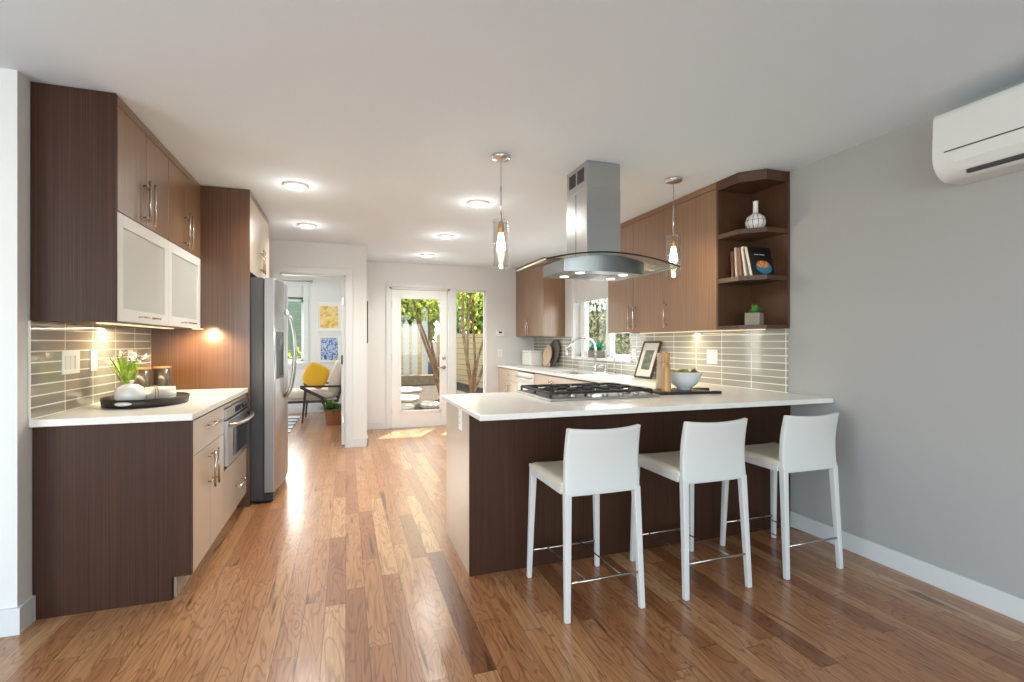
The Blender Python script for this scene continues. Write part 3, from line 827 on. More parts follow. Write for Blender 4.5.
m.tube(pts, .007, 10); m.build('spout', M_chrome, t)

# right wall cabinets
VX = 2.575
def wall_unit(ya, yb, label, ndoor, endp=False, far=False, handle_at=1):
    t = thing('wall_cabinet', label, 'cabinet', (2.74, (ya + yb) / 2, ub), 'right wall cabinets')
    m = MB(); e = .018
    m.box(VX + .022, XR - .002, ya + .0005, ya + e, ub, CEIL - .004); m.box(VX + .022, XR - .002, yb - e, yb - .0005, ub, CEIL - .004); m.box(VX + .022, XR - .002, ya + e, yb - e, ub, ub + e)
    m.box(VX + .022, XR - .002, ya + e, yb - e, CEIL - .03, CEIL - .004); m.box(XR - .012, XR - .002, ya + e, yb - e, ub, CEIL - .004)
    m.build('carcass', M_front_lit if endp else M_inner, t)
    MB().box(VX, VX + .02, ya + .001, yb - .001, 2.397, CEIL - .003, .001).build('fascia', M_front_lit, t)
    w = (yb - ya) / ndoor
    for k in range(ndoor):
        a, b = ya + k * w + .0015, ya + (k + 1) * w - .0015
        dd = MB().box(VX, VX + .02, a, b, ub - .002, 2.393, .0015).build('door', M_front_lit, t)
        if ndoor == 2: hy = b - .04 if k == 0 else a + .04
        else: hy = b - .035
        pull((VX, hy, 1.385), (VX, hy, 1.615), (-.032, 0, 0), dd)
    return t
wall_unit(2.912, 3.535, 'brown wall cabinet with one wide door beside the open corner shelves', 1)
wall_unit(3.535, 4.476, 'brown two-door wall cabinet between the range hood and the sink window', 2)
t = wall_unit(6.24, 7.372, 'brown two-door wall cabinet in the far corner beyond the sink window', 2)
MB().box(VX + .0, XR - .002, 6.222, 6.2395, ub - .012, CEIL - .003, .001).build('end_panel', M_front_lit, t)
# open corner shelf
t = thing('corner_shelf', 'open brown corner shelf unit with angled front at the end of the cabinets', 'shelf', (2.74, 2.76, ub))
poly = [(VX, 2.70), (2.70, 2.577), (XR - .022, 2.577), (XR - .022, 2.892), (VX, 2.892)]
MB().prism(poly, ub, ub + .02, 2).build('bottom_board', M_inner, t)
MB().prism(poly, 1.692, 1.724, 2).build('shelf_board', M_inner, t)
MB().prism(poly, 2.016, 2.048, 2).build('shelf_board', M_inner, t)
MB().prism(poly, 2.372, CEIL - .003, 2).build('top_board', M_inner, t)
MB().box(XR - .0215, XR - .002, 2.571, 2.892, ub - .002, CEIL - .003).build('back_panel', M_inner, t)
MB().box(VX, XR - .002, 2.893, 2.911, ub - .002, CEIL - .003).build('side_panel', M_inner, t)
t = MB().box(2.84, 2.87, 2.75, 4.3, ub - .007, ub - .001, .001).build('cabinet_light', M_led)
tag(t, 'slim warm light bar under the right wall cabinets above the white bowl', 'light')
lamp('cabinet_light_glow', 'AREA', (2.80, 3.5, ub - .02), 4.5, (1, .82, .54), to=(2.82, 3.5, 0), size=.05, size_y=1.5)

# ------------------------------------------------------------------ range hood, cooktop, air conditioner
t = thing('range_hood', 'stainless island range hood with arched glass canopy hanging from the ceiling', 'range hood', (1.60, 2.95, 1.715))
HX = 1.60
def arch(x): q = (x - HX) / .475; return 1.822 - .066 * q * q
m = MB()
f = lambda u, v: Vector((HX - .475 + .95 * u, 2.68 + .52 * v, arch(HX - .475 + .95 * u)))
g = lambda u, v: Vector((HX - .475 + .95 * u, 2.68 + .52 * v, arch(HX - .475 + .95 * u) + .007))
m.grid(f, 28, 1, g); m.build('glass_canopy', M_hoodglass, t)
m = MB(); pts = [(HX - .475 + .95 * q / 28, 2.6795, arch(HX - .475 + .95 * q / 28) + .0035) for q in range(29)]
m.tube(pts, .0052, 6); m.build('glass_edge', M_glassedge, t)
for x in (HX - .475, HX + .475): MB().bar((x, 2.68, arch(x) + .0035), (x, 3.2, arch(x) + .0035), .008, .009).build('glass_side_edge', M_glassrim, t)
m = MB(); n = 20; tb = bmesh.new(); ring = []
for q in range(n + 1):
    x = HX - .295 + .59 * q / n; s_ = (x - HX) / .295
    yf = 2.745 + .075 * s_ * s_; ye = 3.165
    ring.append([tb.verts.new((x, yf, 1.715)), tb.verts.new((x, yf - .004, arch(x) - .002)), tb.verts.new((x, ye, arch(x) - .002)), tb.verts.new((x, ye, 1.715))])
for a, b in zip(ring, ring[1:]):
    for k in range(4):
        ff = tb.faces.new((a[k], a[(k + 1) % 4], b[(k + 1) % 4], b[k]))
tb.faces.new(ring[0]); tb.faces.new(ring[-1]); m._merge(tb)
m.build('hood_body', pbr('hood_steel', '8b8e90', .36, metal=1), t)
for x, y in ((1.44, 2.86), (1.76, 2.86), (1.42, 3.06), (1.78, 3.06)):
    MB().lathe((x, y, 1.7125), [(.03, 0), (.03, .004)], 18).build('hood_light', M_hot, t)
    lamp('hood_light_glow', 'SPOT', (x, y, 1.70), .35, (1, .9, .74), to=(x, y, 0), radius=.03, angle=1.7)
m = MB(); m.box(1.45, 1.595, 2.9, 3.12, 1.7135, 1.716); m.box(1.605, 1.75, 2.9, 3.12, 1.7135, 1.716)
m.build('grease_filter', M_steel_d, t)
MB().box(1.473, 1.722, 2.83, 3.135, 1.80, 2.268, .003).build('lower_duct_cover', M_steel, t)
up = MB().box(1.4745, 1.7205, 2.8315, 3.1335, 2.268, CEIL - .002, .003).build('upper_duct_cover', M_steel, t)
for y in (2.872, 2.995):
    m = MB()
    for k in range(7): m.box(1.471, 1.476, y, y + .095, 2.325 + k * .0125, 2.332 + k * .0125)
    m.box(1.4735, 1.475, y, y + .095, 2.32, 2.41)
    m.build('vent', M_slot, up)
MB().box(1.4715, 1.4735, 2.985, 2.989, 1.81, 2.262).build('duct_seam', M_slot, t)

t = thing('gas_cooktop', 'stainless gas cooktop with black cast-iron grates on the peninsula', 'cooktop', (1.52, 2.95, .914))
c0, c1, c2, c3 = 1.135, 1.905, 2.650, 3.235
MB().box(c0, c1, c2, c3, .914, .930, .005).build('steel_tray', M_steel, t)
for bx, by, br in ((1.30, 2.82, .042), (1.30, 3.06, .034), (1.52, 2.93, .055), (1.74, 2.82, .034), (1.74, 3.06, .042)):
    bb = MB().lathe((bx, by, .930), [(br + .012, 0), (br + .012, .008), (br, .012), (br, .016)], 24).build('burner', M_nickel, t)
    MB().lathe((bx, by, .946), [(br + .004, 0), (br + .006, .004), (br - .004, .01), (.003, .011)], 24).build('burner_cap', M_iron, bb)
for k in range(3):
    a = c0 + .03 + k * .238; b = a + .234; y0, y1 = c2 + .055, c3 - .02; z = .957
    m = MB()
    for p, q in (((a, y0), (b, y0)), ((b, y0), (b, y1)), ((b, y1), (a, y1)), ((a, y1), (a, y0)), ((a, (y0 + y1) / 2), (b, (y0 + y1) / 2))):
        m.bar((p[0], p[1], z), (q[0], q[1], z), .016, .016, .002)
    for yy in (y0 + .12, y1 - .12):
        m.bar((a, yy, z + .004), (a + .075, yy, z + .002), .013, .014, .002); m.bar((b, yy, z + .004), (b - .075, yy, z + .002), .013, .014, .002)
        m.bar(((a + b) / 2, yy - .115, z + .004), ((a + b) / 2, yy - .035, z + .002), .013, .014, .002); m.bar(((a + b) / 2, yy + .035, z + .004), ((a + b) / 2, yy + .115, z + .002), .013, .014, .002)
    for xx in (a, b):
        for yy in (y0, (y0 + y1) / 2, y1): m.bar((xx, yy, z), (xx, yy, .931), .013, .013, .002)
    m.build('grate', M_iron, t)
for k in range(5):
    MB().lathe((1.30 + k * .11, c2 + .026, .930), [(.018, 0), (.017, .016), (.006, .02)], 18).build('knob', M_steel, t)

t = thing('air_conditioner', 'white wall-mounted split air conditioner under the ceiling on the grey wall', 'air conditioner', (2.8, 1.15, 2.045))
prof = [(XR - .002, 2.366), (2.715, 2.362), (2.698, 2.352), (2.692, 2.335), (2.690, 2.18)] + [(2.80 - .11 * math.cos(a), 2.155 - .111 * math.sin(a)) for a in [PI / 2 * q / 14 for q in range(15)]] + [(XR - .002, 2.042)]
MB().prism(prof, .70, 1.585, 1, .004).build('casing', M_ac, t)
m = MB(); m.bar((2.6885, .70, 2.165), (2.6885, 1.535, 2.165), .004, .005); m.build('panel_seam', M_slot, t)
m = MB()
m.prism([(2.697, 2.150), (2.6885, 2.148), (2.697, 2.108), (2.7225, 2.0725), (2.728, 2.078), (2.704, 2.112)], .70, 1.50, 1)
m.build('louver', M_ac, t)
m = MB(); m.bar((2.742, .70, 2.0605), (2.742, 1.47, 2.0605), .022, .016); m.build('air_slot', M_slot, t)

# ------------------------------------------------------------------ ceiling lights
spots = [(-.355, 3.99, 'round recessed ceiling light nearest the tall brown panel'), (-.368, 5.31, 'round recessed ceiling light above the path to the den doorway'),
         (1.06, 4.0, 'round recessed ceiling light just beyond the clear glass pendant on the left'), (1.05, 5.36, 'middle round ceiling light of the row leading to the back door'), (1.04, 6.60, 'round recessed ceiling light nearest the glass back door')]
for k, (x, y, lab) in enumerate(spots):
    t = thing('ceiling_light', lab, 'ceiling light', (x, y, CEIL - .02), 'recessed ceiling lights')
    MB().lathe((x, y, CEIL - .018), [(.062, 0), (.085, .002), (.092, .008), (.092, .0175)], 32).build('trim_ring', M_white, t)
    MB().lathe((x, y, CEIL - .022), [(.045, 0), (.062, .002), (.064, .005)], 32).build('diffuser', M_lamp, t)
    lamp('ceiling_light_glow', 'SPOT', (x, y, CEIL - .04), 49, (1, .975, .93), to=(x, y, 0), radius=.06, angle=2.7, blend=.9)
    lamp('ceiling_light_halo', 'POINT', (x, y, CEIL - .12), 1.1, (1, .97, .93), radius=.08)

def pendant(x, y, lab):
    t = thing('pendant_lamp', lab, 'pendant lamp', (x, y, 1.73), 'glass pendants')
    MB().lathe((x, y, CEIL - .026), [(.03, 0), (.056, .004), (.062, .012), (.062, .0255)], 28).build('ceiling_canopy', M_chrome, t)
    MB().tube([(x, y, 2.24), (x, y, CEIL - .026)], .0022, 8).build('cord', M_wire, t)
    m = MB(); m.tube([(x, y, 2.03), (x, y, 2.25)], .0055, 10); m.build('stem', M_chrome, t)
    MB().lathe((x, y, 1.955), [(.016, 0), (.02, .01), (.02, .05), (.012, .07), (.006, .078)], 18).build('socket', M_gold, t)
    MB().lathe((x, y, 1.845), [(.004, 0), (.028, .004), (.03, .012), (.025, .05), (.016, .10), (.014, .112)], 20).build('bulb', M_bulb, t)
    r = .052
    m = MB(); m.lathe((x, y, 1.735), [(r - .007, .0), (r, .004), (r, .300), (r - .006, .300), (r - .006, .012), (.002, .010)], 32, cap=False)
    gl = m.build('glass_cylinder', M_lampglass, t)
    for k in range(3):
        a = k * 2.094 + .5
        MB().tube([(x, y, 2.03), (x + (r + .004) * math.cos(a), y + (r + .004) * math.sin(a), 2.025)], .0025, 6).build('glass_holder', M_chrome, t)
    lamp('pendant_glow', 'POINT', (x, y, 1.80), 3.5, (1, .82, .58), radius=.03)
pendant(.93, 2.95, 'clear glass cylinder pendant hanging left of the range hood')
pendant(2.241, 2.965, 'clear glass cylinder pendant hanging right of the range hood, before the cabinets')

# ------------------------------------------------------------------ bar stools
def make_stool():
    t = thing('bar_stool', 'white leather counter stool nearest the open end of the peninsula', 'bar stool', (0, 0, 0), 'white counter stools')
    # seat pad and apron
    m = MB()
    def top(u, v):
        x = -.205 + .41 * u; y = -.185 + .415 * v
        e = min(1, min(u, 1 - u) / .06) * min(1, min(v, 1 - v) / .05)
        return Vector((x, y, .612 + .012 * e ** .5 - .006 * (1 - ((u - .5) * 2) ** 2) * e))
    def bot(u, v): return Vector((-.205 + .41 * u, -.185 + .415 * v, .594))
    m.grid(top, 16, 16, bot); m.build('seat', M_seat, t)
    m = MB()
    for s in (-1, 1): m.bar((s * .188, -.175, .578), (s * .188, .215, .578), .032, .032, .003)
    m.bar((-.19, .21, .578), (.19, .21, .578), .032, .032, .003); m.bar((-.19, -.18, .578), (.19, -.18, .578), .032, .032, .003)
    m.build('seat_rail', M_leather, t)
    # backrest: bowed in plan, leaning back, higher at its corners
    def bk(off):
        def f(u, v):
            x = (-.197 + .394 * u) * (1 - .035 * v); q = (u - .5) * 2
            z = .558 + (.304 + .011 * q * q) * v
            y = -.185 - .022 * (1 - q * q) * (.3 + .7 * v) - .018 * v * v + .012 * math.sin(PI * v) + off
            return Vector((x, y, z))
        return f
    o = MB().grid(bk(-.028), 16, 12, bk(0)).build('backrest', M_leather, t, .006)
    for s in (-1, 1):
        MB().bar((s * .195, -.228, 0), (s * .181, -.197, .575), .026, .026, .004, .034, .034).build('leg', M_leather, t)
        MB().bar((s * .205, .229, 0), (s * .188, .212, .59), .024, .024, .004, .034, .034).build('leg', M_leather, t)
        MB().tube([(s * .1, .225, .149), (s * .092, -.222, .168)], .0035, 8).build('footrest_rod', M_wire, t)
    MB().tube([(-.2, .225, .145), (.2, .225, .145)], .006, 8).build('footrest_bar', M_nickel, t)
    MB().tube([(-.19, -.222, .17), (.19, -.222, .17)], .006, 8).build('footrest_bar', M_nickel, t)
    return t
stool = make_stool()
for k, (x, y, lab) in enumerate(((1.14, 2.232, None), (1.776, 2.224, 'white leather counter stool standing between the other two at the peninsula'), (2.422, 2.224, 'white leather counter stool closest to the grey wall'))):
    o = stool if k == 0 else copy_tree(stool)
    o.location = (x, y, 0)
    if lab: o['label'] = lab

# ------------------------------------------------------------------ wall plates and controls
def plate(name, label, cat, c, axis, s, w=.075, h=.118, kind='outlet', gang=1, group=None, z_tilt=0):
    """axis 'x' or 'y': the wall normal; s: +1 or -1, the way it faces"""
    t = thing(name, label, cat, c, group)
    d = .006
    def bx(m, du0, du1, z0, z1, a, b, bev=0):
        lo, hi = sorted((c[0] + s * a, c[0] + s * b)) if axis == 'x' else sorted((c[1] + s * a, c[1] + s * b))
        if axis == 'x': m.box(lo, hi, c[1] + du0, c[1] + du1, c[2] + z0, c[2] + z1, bev)
        else: m.box(c[0] + du0, c[0] + du1, lo, hi, c[2] + z0, c[2] + z1, bev)
    W = w + (gang - 1) * .046
    m = MB(); bx(m, -W / 2, W / 2, -h / 2, h / 2, 0, d, .002); m.build('cover_plate', M_plate, t)
    for g in range(gang):
        u = (g - (gang - 1) / 2) * .046
        if kind == 'outlet':
            m = MB(); bx(m, u - .0165, u + .0165, -.034, .034, d, d + .0015, .0005); r = m.build('receptacle', M_white, t)
            m = MB()
            for zz in (-.018, .018):
                for du in (-.006, .006): bx(m, u + du - .001, u + du + .001, zz - .004, zz + .005, d + .0015, d + .002)
            m.build('slots', M_slot, r)
        else:
            m = MB(); bx(m, u - .0165, u + .0165, -.034, .034, d, d + .003, .001); m.build('rocker', M_white, t)
    return t
sw = [plate('wall_outlet', 'wide white triple switch plate on the left tile backsplash near the corner', 'switch', (XL + .0092, 3.11, 1.161), 'x', 1, kind='switch', gang=3, h=.12),
      plate('wall_outlet', 'white outlet plate on left tile just behind the tray flowers', 'outlet', (XL + .0092, 3.35, 1.163), 'x', 1),
      plate('wall_outlet', 'white outlet plate on left tile above the dark canisters', 'outlet', (XL + .0092, 3.845, 1.156), 'x', 1),
      plate('wall_outlet', 'white outlet plate on right tile beside the white bowl', 'outlet', (XR - .0092, 3.313, 1.145), 'x', -1, gang=2),
      plate('wall_outlet', 'white outlet plate on right tile left of the framed print', 'outlet', (XR - .0092, 4.528 - .05, 1.145), 'x', -1),
      plate('wall_outlet', 'white outlet plate on far tile between tray and window', 'outlet', (XR - .0092, 6.14, 1.148), 'x', -1),
      plate('wall_outlet', 'white outlet on the end panel of the peninsula', 'outlet', (PX - .0002, 2.78, .815), 'x', -1),
      plate('light_switch', 'white light switch on the back wall below the thermostat', 'switch', (2.31, YB - .0002, 1.10), 'y', -1, kind='switch')]
sw[0].name = 'light_switch'
t = thing('thermostat', 'small white thermostat on the back wall beside the sidelight window', 'thermostat', (2.31, YB, 1.40))
MB().box(2.245, 2.375, YB - .022, YB - .0005, 1.36, 1.455, .005).build('housing', M_plate, t)
MB().box(2.285, 2.335, YB - .0235, YB - .022, 1.41, 1.44).build('screen', M_slot, t)
t = MB().box(.2445, .272, 6.55, 6.95, 1.255, 1.80, .002).build('picture_frame', M_black)
tag(t, 'black picture frame seen edge-on around the corner of the den wall', 'picture frame')

# roller shades
t = thing('roller_shade', 'white roller shade pulled part-way down over the sink window', 'window shade', (XR + .05, 5.24, 1.76))
MB().tube([(XR + .05, WY0 + .01, WZ1 - .035), (XR + .05, WY1 - .01, WZ1 - .035)], .03, 16).build('roller', M_shade, t)
MB().box(XR + .021, XR + .024, WY0 + .015, WY1 - .015, 1.81, WZ1 - .03).build('shade_fabric', M_shade, t)
MB().box(XR + .015, XR + .03, WY0 + .015, WY1 - .015, 1.785, 1.81, .003).build('hem_bar', M_shade, t)
t = thing('roller_shade', 'short white shade at the top of the den window', 'window shade', (-1.23, 9.53, 2.05))
MB().box(NX0 + .01, NX1 - .005, 9.515, 9.53, 2.075, NZ1 - .005).build('shade_fabric', M_shade, t)
MB().box(NX0 + .01, NX1 - .005, 9.508, 9.535, 2.05, 2.075, .003).build('hem_bar', M_slot, t)
t = thing('curtain_rod', 'thin steel curtain rod above the den window', 'curtain rod', (-1.2, 9.46, 2.36))
MB().tube([(-1.95, 9.45, 2.36), (-.60, 9.45, 2.36)], .011, 10).build('rod', M_nickel, t)
MB().lathe((-.60, 9.45, 2.36), [(.012, 0), (.024, .008), (.024, .03), (.012, .04)], 14, M=Matrix.Rotation(PI / 2, 4, 'Y')).build('finial', M_nickel, t)
MB().tube([(-.66, 9.5, 2.36), (-.66, 9.45, 2.36)], .008, 8).build('bracket', M_nickel, t)
MB().tube([(-1.85, 9.5, 2.36), (-1.85, 9.45, 2.36)], .008, 8).build('bracket', M_nickel, t)

# ------------------------------------------------------------------ things on the left counter
ZC = .914
t = thing('serving_tray', 'oval black metal tray with cut-out handle on the left counter', 'tray', (-1.06, 3.30, ZC))
def oval(a, b, z): return [(-1.07 + a * math.cos(2 * PI * k / 40), 3.30 + b * math.sin(2 * PI * k / 40), z) for k in range(40)]
m = MB(); tb = bmesh.new()
A, B = .195, .232
R = [[tb.verts.new(p) for p in oval(*q)] for q in ((A - .012, B - .012, ZC), (A, B, ZC + .004), (A + .006, B + .006, ZC + .046), (A, B, ZC + .046), (A - .006, B - .006, ZC + .0096))]
for a, b in zip(R, R[1:]):
    for k in range(40):
        ff = tb.faces.new((a[k], a[(k + 1) % 40], b[(k + 1) % 40], b[k])); ff.smooth = True
tb.faces.new(R[0]); tb.faces.new(R[-1]); m._merge(tb); m.build('tray_body', M_dkwood, t)
m = MB(); a0 = -PI / 2 - .15
pts = [(-1.07 + (A + .008) * math.cos(a0 + .2 * (q / 8 - .5) * 2), 3.30 + (B + .0085) * math.sin(a0 + .2 * (q / 8 - .5) * 2), ZC + .026) for q in range(9)]
m.tube(pts, [.003, .008, .010, .011, .011, .011, .010, .008, .003], 8); m.build('handle_slot', M_frost, t)
# flowering bulb plant
t = thing('potted_flower', 'white flowering bulb plant in a grey pot standing on the black tray', 'plant', (-1.175, 3.335, ZC + .0096))
px_, py_ = -1.175, 3.335
MB().lathe((px_, py_, ZC + .0096), [(.034, 0), (.04, .02), (.046, .085), (.042, .085), (.04, .074), (.002, .073)], 24).build('pot', M_pot, t)
MB().lathe((px_, py_, ZC + .075), [(.036, 0), (.036, .01), (.001, .013)], 18).build('soil', M_soil, t)
m = MB()
for k in range(26):
    a = random.uniform(0, 2 * PI); r = random.uniform(0, .024)
    dx = math.cos(a) * random.uniform(.05, .55); dy = math.sin(a) * random.uniform(.05, .5)
    m.leaf((px_ + r * math.cos(a), py_ + r * math.sin(a), ZC + .085), (dx, dy, 1), random.uniform(.19, .31), .014, 6, random.uniform(.0, .3))
m.build('foliage', M_leaf, t)
for fx, fy, fz in ((-.055, -.03, .205), (-.01, -.05, .235), (.035, -.02, .205), (.07, -.03, .19), (.03, .03, .225), (-.085, .02, .19), (.085, .0, .215)):
    c = Vector((px_ + fx, py_ + fy, ZC + fz + .045))
    m = MB()
    for k in range(6):
        a = k * PI / 3 + fx * 30
        m.leaf(c, (math.cos(a), math.sin(a) * .6 - .4, .35 + math.sin(a) * .4), .036, .022, 3, .15)
    m.lathe(c, [(.004, -.002), (.006, .008), (.003, .014)], 8)
    st = m.build('blossom', M_petal, t)
m = MB()
for fx, fy, fz in ((-.055, -.03, .205), (-.01, -.05, .235), (.035, -.02, .205), (.07, -.03, .19)):
    m.tube([(px_, py_, ZC + .08), (px_ + fx * .6, py_ + fy * .6, ZC + fz * .7), (px_ + fx, py_ + fy, ZC + fz + .043)], .0025, 6)
m.build('flower_stem', M_leaf, t)
# sugar jar and rolled towel
t = thing('ceramic_jar', 'round white lidded ceramic jar at the front of the black tray', 'jar', (-1.112, 3.19, ZC + .0096))
MB().lathe((-1.112, 3.19, ZC + .0096), [(.03, 0), (.052, .008), (.069, .038), (.070, .062), (.060, .092), (.043, .104), (.038, .104)], 28).build('body', M_ceram, t)
l_ = MB().lathe((-1.112, 3.19, ZC + .110), [(.046, 0), (.04, .008), (.012, .014)], 24).build('lid', M_ceram, t)
MB().lathe((-1.105, 3.19, ZC + .122), [(.007, 0), (.006, .008), (.012, .016), (.014, .02), (.003, .022)], 12).build('knob', M_ceram, l_)
t = thing('rolled_towel', 'rolled white towel with tan tie lying on the black tray', 'towel', (-.985, 3.28, ZC + .0096))
Mr = Matrix.Rotation(PI / 2, 4, 'Y') 
m = MB(); sp = []
p0, p1 = Vector((-1.075, 3.27, ZC + .056)), Vector((-.945, 3.335, ZC + .054))
dv = (p1 - p0).normalized(); sd = dv.cross(Vector((0, 0, 1))).normalized()
tb = bmesh.new(); rows = []
for q in range(49):
    a = q / 48 * 2 * PI * 3.2; r = .008 + .037 * q / 48
    o_ = sd * (r * math.cos(a)) + Vector((0, 0, r * math.sin(a)))
    rows.append([tb.verts.new(p0 + o_), tb.verts.new(p0.lerp(p1, .5) + o_ * 1.03), tb.verts.new(p1 + o_)])
for a, b in zip(rows, rows[1:]):
    for k in range(2):
        ff = tb.faces.new((a[k], a[k + 1], b[k + 1], b[k])); ff.smooth = True
bmesh.ops.solidify(tb, geom=tb.faces[:], thickness=.004)
m._merge(tb); m.build('towel', M_towel, t)
m = MB(); pc = p0.lerp(p1, .32)
for q in (0, .012):
    m.tube([pc + dv * q + sd * (.0492 * math.cos(2 * PI * k / 20)) + Vector((0, 0, .0492 * math.sin(2 * PI * k / 20))) for k in range(21)], .002, 6)
m.build('tie', M_lidwood, t)
# canisters
for x, y, r, h, lab in ((-1.245, 3.72, .060, .176, 'dark wooden canister with pale lid behind the tray, closer to the tile'), (-1.150, 3.805, .050, .178, 'dark wooden canister with pale lid behind the tray, nearer the brown panel')):
    t = thing('canister', lab, 'canister', (x, y, ZC), 'dark kitchen canisters')
    MB().lathe((x, y, ZC), [(r - .004, 0), (r, .004), (r, h), (r - .003, h)], 28).build('body', M_canister, t)
    MB().lathe((x, y, ZC + h), [(r - .002, 0), (r + .001, .003), (r + .001, .011), (r - .004, .014)], 28).build('lid', M_lidwood, t)

# ------------------------------------------------------------------ things on the peninsula
t = thing('cutting_board', 'long dark wooden serving board with handle beneath the white bowl', 'cutting board', (2.25, 2.84, ZC))
m = MB(); m.prism([(1.965, 2.745), (2.34, 2.715), (2.345, 2.70), (2.43, 2.695), (2.435, 2.73), (2.36, 2.745), (2.365, 2.93), (1.98, 2.955)], ZC, ZC + .018, 2, .003)
m.build('board', M_dkwood, t)
MB().bar((2.24, 2.975, ZC + .0105), (2.50, 2.905, ZC + .0105), .03, .019, .004).build('board_handle', M_dkwood, t)
t = thing('serving_bowl', 'flared white footed bowl filled with green fruit on the serving board', 'bowl', (2.25, 2.86, ZC + .018))
bc = (2.25, 2.86, ZC + .0185)
MB().lathe(bc, [(.044, 0), (.046, .012), (.05, .016), (.085, .04), (.105, .075), (.124, .122), (.127, .126), (.122, .126), (.10, .08), (.08, .046), (.04, .024), (.002, .022)], 36).build('bowl', M_bowl, t)
M_fig = blotch('green_fruit', ['5d5a1f', '8a8433', 'a89a4c'], 18)
M_figb = blotch('brown_fruit', ['5a3d1e', '7c5a2b', '9a8340'], 18)
k = 0
for fx, fy, fz, mt in ((-.075, .0, .112, 0), (-.03, -.05, .12, 0), (.02, .02, .12, 0), (.07, -.02, .116, 1), (.04, -.065, .108, 1), (-.04, .055, .115, 0), (.055, .05, .112, 0), (-.06, -.045, .112, 0), (0, -.01, .085, 0)):
    c = (bc[0] + fx * .9, bc[1] + fy * .9, bc[2] + fz - .018)
    labs = ['green fruit at the left rim of the white bowl', 'green fruit in front of the bowl heap', 'green fruit in the middle top of the bowl heap', 'brown fruit on the right of the white bowl', 'brown fruit at the front right of the white bowl', 'green fruit at the back left of the bowl', 'green fruit at the back right of the bowl', 'green fruit at the front left rim of the bowl', 'green fruit lowest in the middle of the bowl']
    t = thing('fruit', labs[k], 'fruit', c, 'fruit in the white bowl')
    MB().lathe(c, [(.002, 0), (.018, .004), (.026, .018), (.022, .034), (.01, .046), (.004, .052)], 14, M=Matrix.Rotation(.7 * math.sin(k * 2.1), 4, 'X') @ Matrix.Rotation(.6 * math.cos(k * 1.7), 4, 'Y')).build('flesh', M_figb if mt else M_fig, t)
    k += 1
def mill(x, y, h, lab, mat):
    t = thing('pepper_mill', lab, 'pepper mill', (x, y, ZC + .018), 'wooden mills')
    z = ZC + .0185
    MB().lathe((x, y, z), [(.031, 0), (.032, .01), (.031, .02), (.027, .1), (.024, .15), (.022, h - .07)], 24).build('body', mat, t)
    MB().lathe((x, y, z + h - .068), [(.0215, 0), (.0225, .004), (.0235, .03), (.0245, .06), (.023, .067), (.003, .068)], 24).build('head', mat, t)
    MB().lathe((x, y, z + h), [(.006, 0), (.006, .006), (.003, .009)], 10).build('nut', M_nickel, t)
mill(2.038, 2.772, .262, 'light wooden pepper mill in front on the serving board', M_oak)
mill(2.092, 2.912, .258, 'pale wooden salt mill half hidden behind the other mill', M_board)
t = thing('framed_print', 'dark-framed botanical print leaning on the right tile behind the mills', 'picture', (2.79, 4.12, ZC))
ang = math.atan2(.118, .35)
M4 = Matrix.Translation((2.755, 4.13, ZC + .004)) @ Matrix.Rotation(ang, 4, 'Y')
def slab(x0, x1, y0, y1, z0, z1, name, mat, par, bev=.001):
    m = MB(); tb = bmesh.new(); bmesh.ops.create_cube(tb, size=1)
    for v in tb.verts: v.co = Vector((x0 + (v.co.x + .5) * (x1 - x0), y0 + (v.co.y + .5) * (y1 - y0), z0 + (v.co.z + .5) * (z1 - z0)))
    m._merge(tb, M4); return m.build(name, mat, par)
hw, hh, fw = .142, .375, .014
m = MB()
for a in ((-hw, hw, 0, fw), (-hw, hw, hh - fw, hh), (-hw, -hw + fw, fw, hh - fw), (hw - fw, hw, fw, hh - fw)):
    tb = bmesh.new(); bmesh.ops.create_cube(tb, size=1)
    for v in tb.verts: v.co = Vector((-.006 + (v.co.x + .5) * .02, a[0] + (v.co.y + .5) * (a[1] - a[0]), a[2] + (v.co.z + .5) * (a[3] - a[2])))
    m._merge(tb, M4)
m.build('frame', M_frame_d, t)
slab(.002, .008, -hw + fw, hw - fw, fw, hh - fw, 'mat_board', M_paper, t)
slab(.0008, .0022, -.07, .07, .085, .285, 'print', M_print, t)
# corner shelf contents
t = thing('bottle_vase', 'round white vase with thin neck and brown ribs on the top shelf', 'vase', (2.727, 2.70, 2.048))
vp = [(.03, 0), (.05, .01), (.066, .04), (.068, .062), (.058, .092), (.035, .112), (.018, .122), (.0165, .14), (.0165, .20), (.019, .206), (.012, .206)]
vc = (2.727, 2.70, 2.0485)
MB().lathe(vc, vp, 32).build('body', M_ceram, t)
for k in range(12):
    a = 2 * PI * k / 12
    m = MB(); pts = [(vc[0] + (r + .0003) * math.cos(a), vc[1] + (r + .0003) * math.sin(a), vc[2] + z) for r, z in vp[1:7]]
    m.tube(pts, .0018, 6); m.build('painted_rib', M_frame_d, t)
m = MB(); m.tube([(vc[0] + .0675 * math.cos(2 * PI * k / 30), vc[1] + .0675 * math.sin(2 * PI * k / 30), vc[2] + .075 - .008) for k in range(31)], .0015, 6); m.build('painted_band', M_frame_d, t)
bz = 1.7245
M_bk = [pbr('book_red', '6e4038', .5), pbr('book_cream', 'c9bfae', .6), pbr('book_rose', '8f5a50', .5), pbr('book_white', 'd8d4ca', .6), pbr('book_black', '17181c', .3, coat=.3)]
M_pages = stripes('book_pages', 'e6dfcf', 'd3cab7', 1, .0025, .4)
blabs = ['dark red book leaning against the shelf side', 'cream-spined book second from the shelf side', 'rose-spined book in the middle of the row', 'white-spined book behind the black cookbook', 'black cookbook with an orange dish on its cover, front of the row']
bd = [(.022, .205, .155), (.016, .225, .165), (.022, .215, .16), (.02, .222, .17), (.032, .212, .205)]
y = 2.868
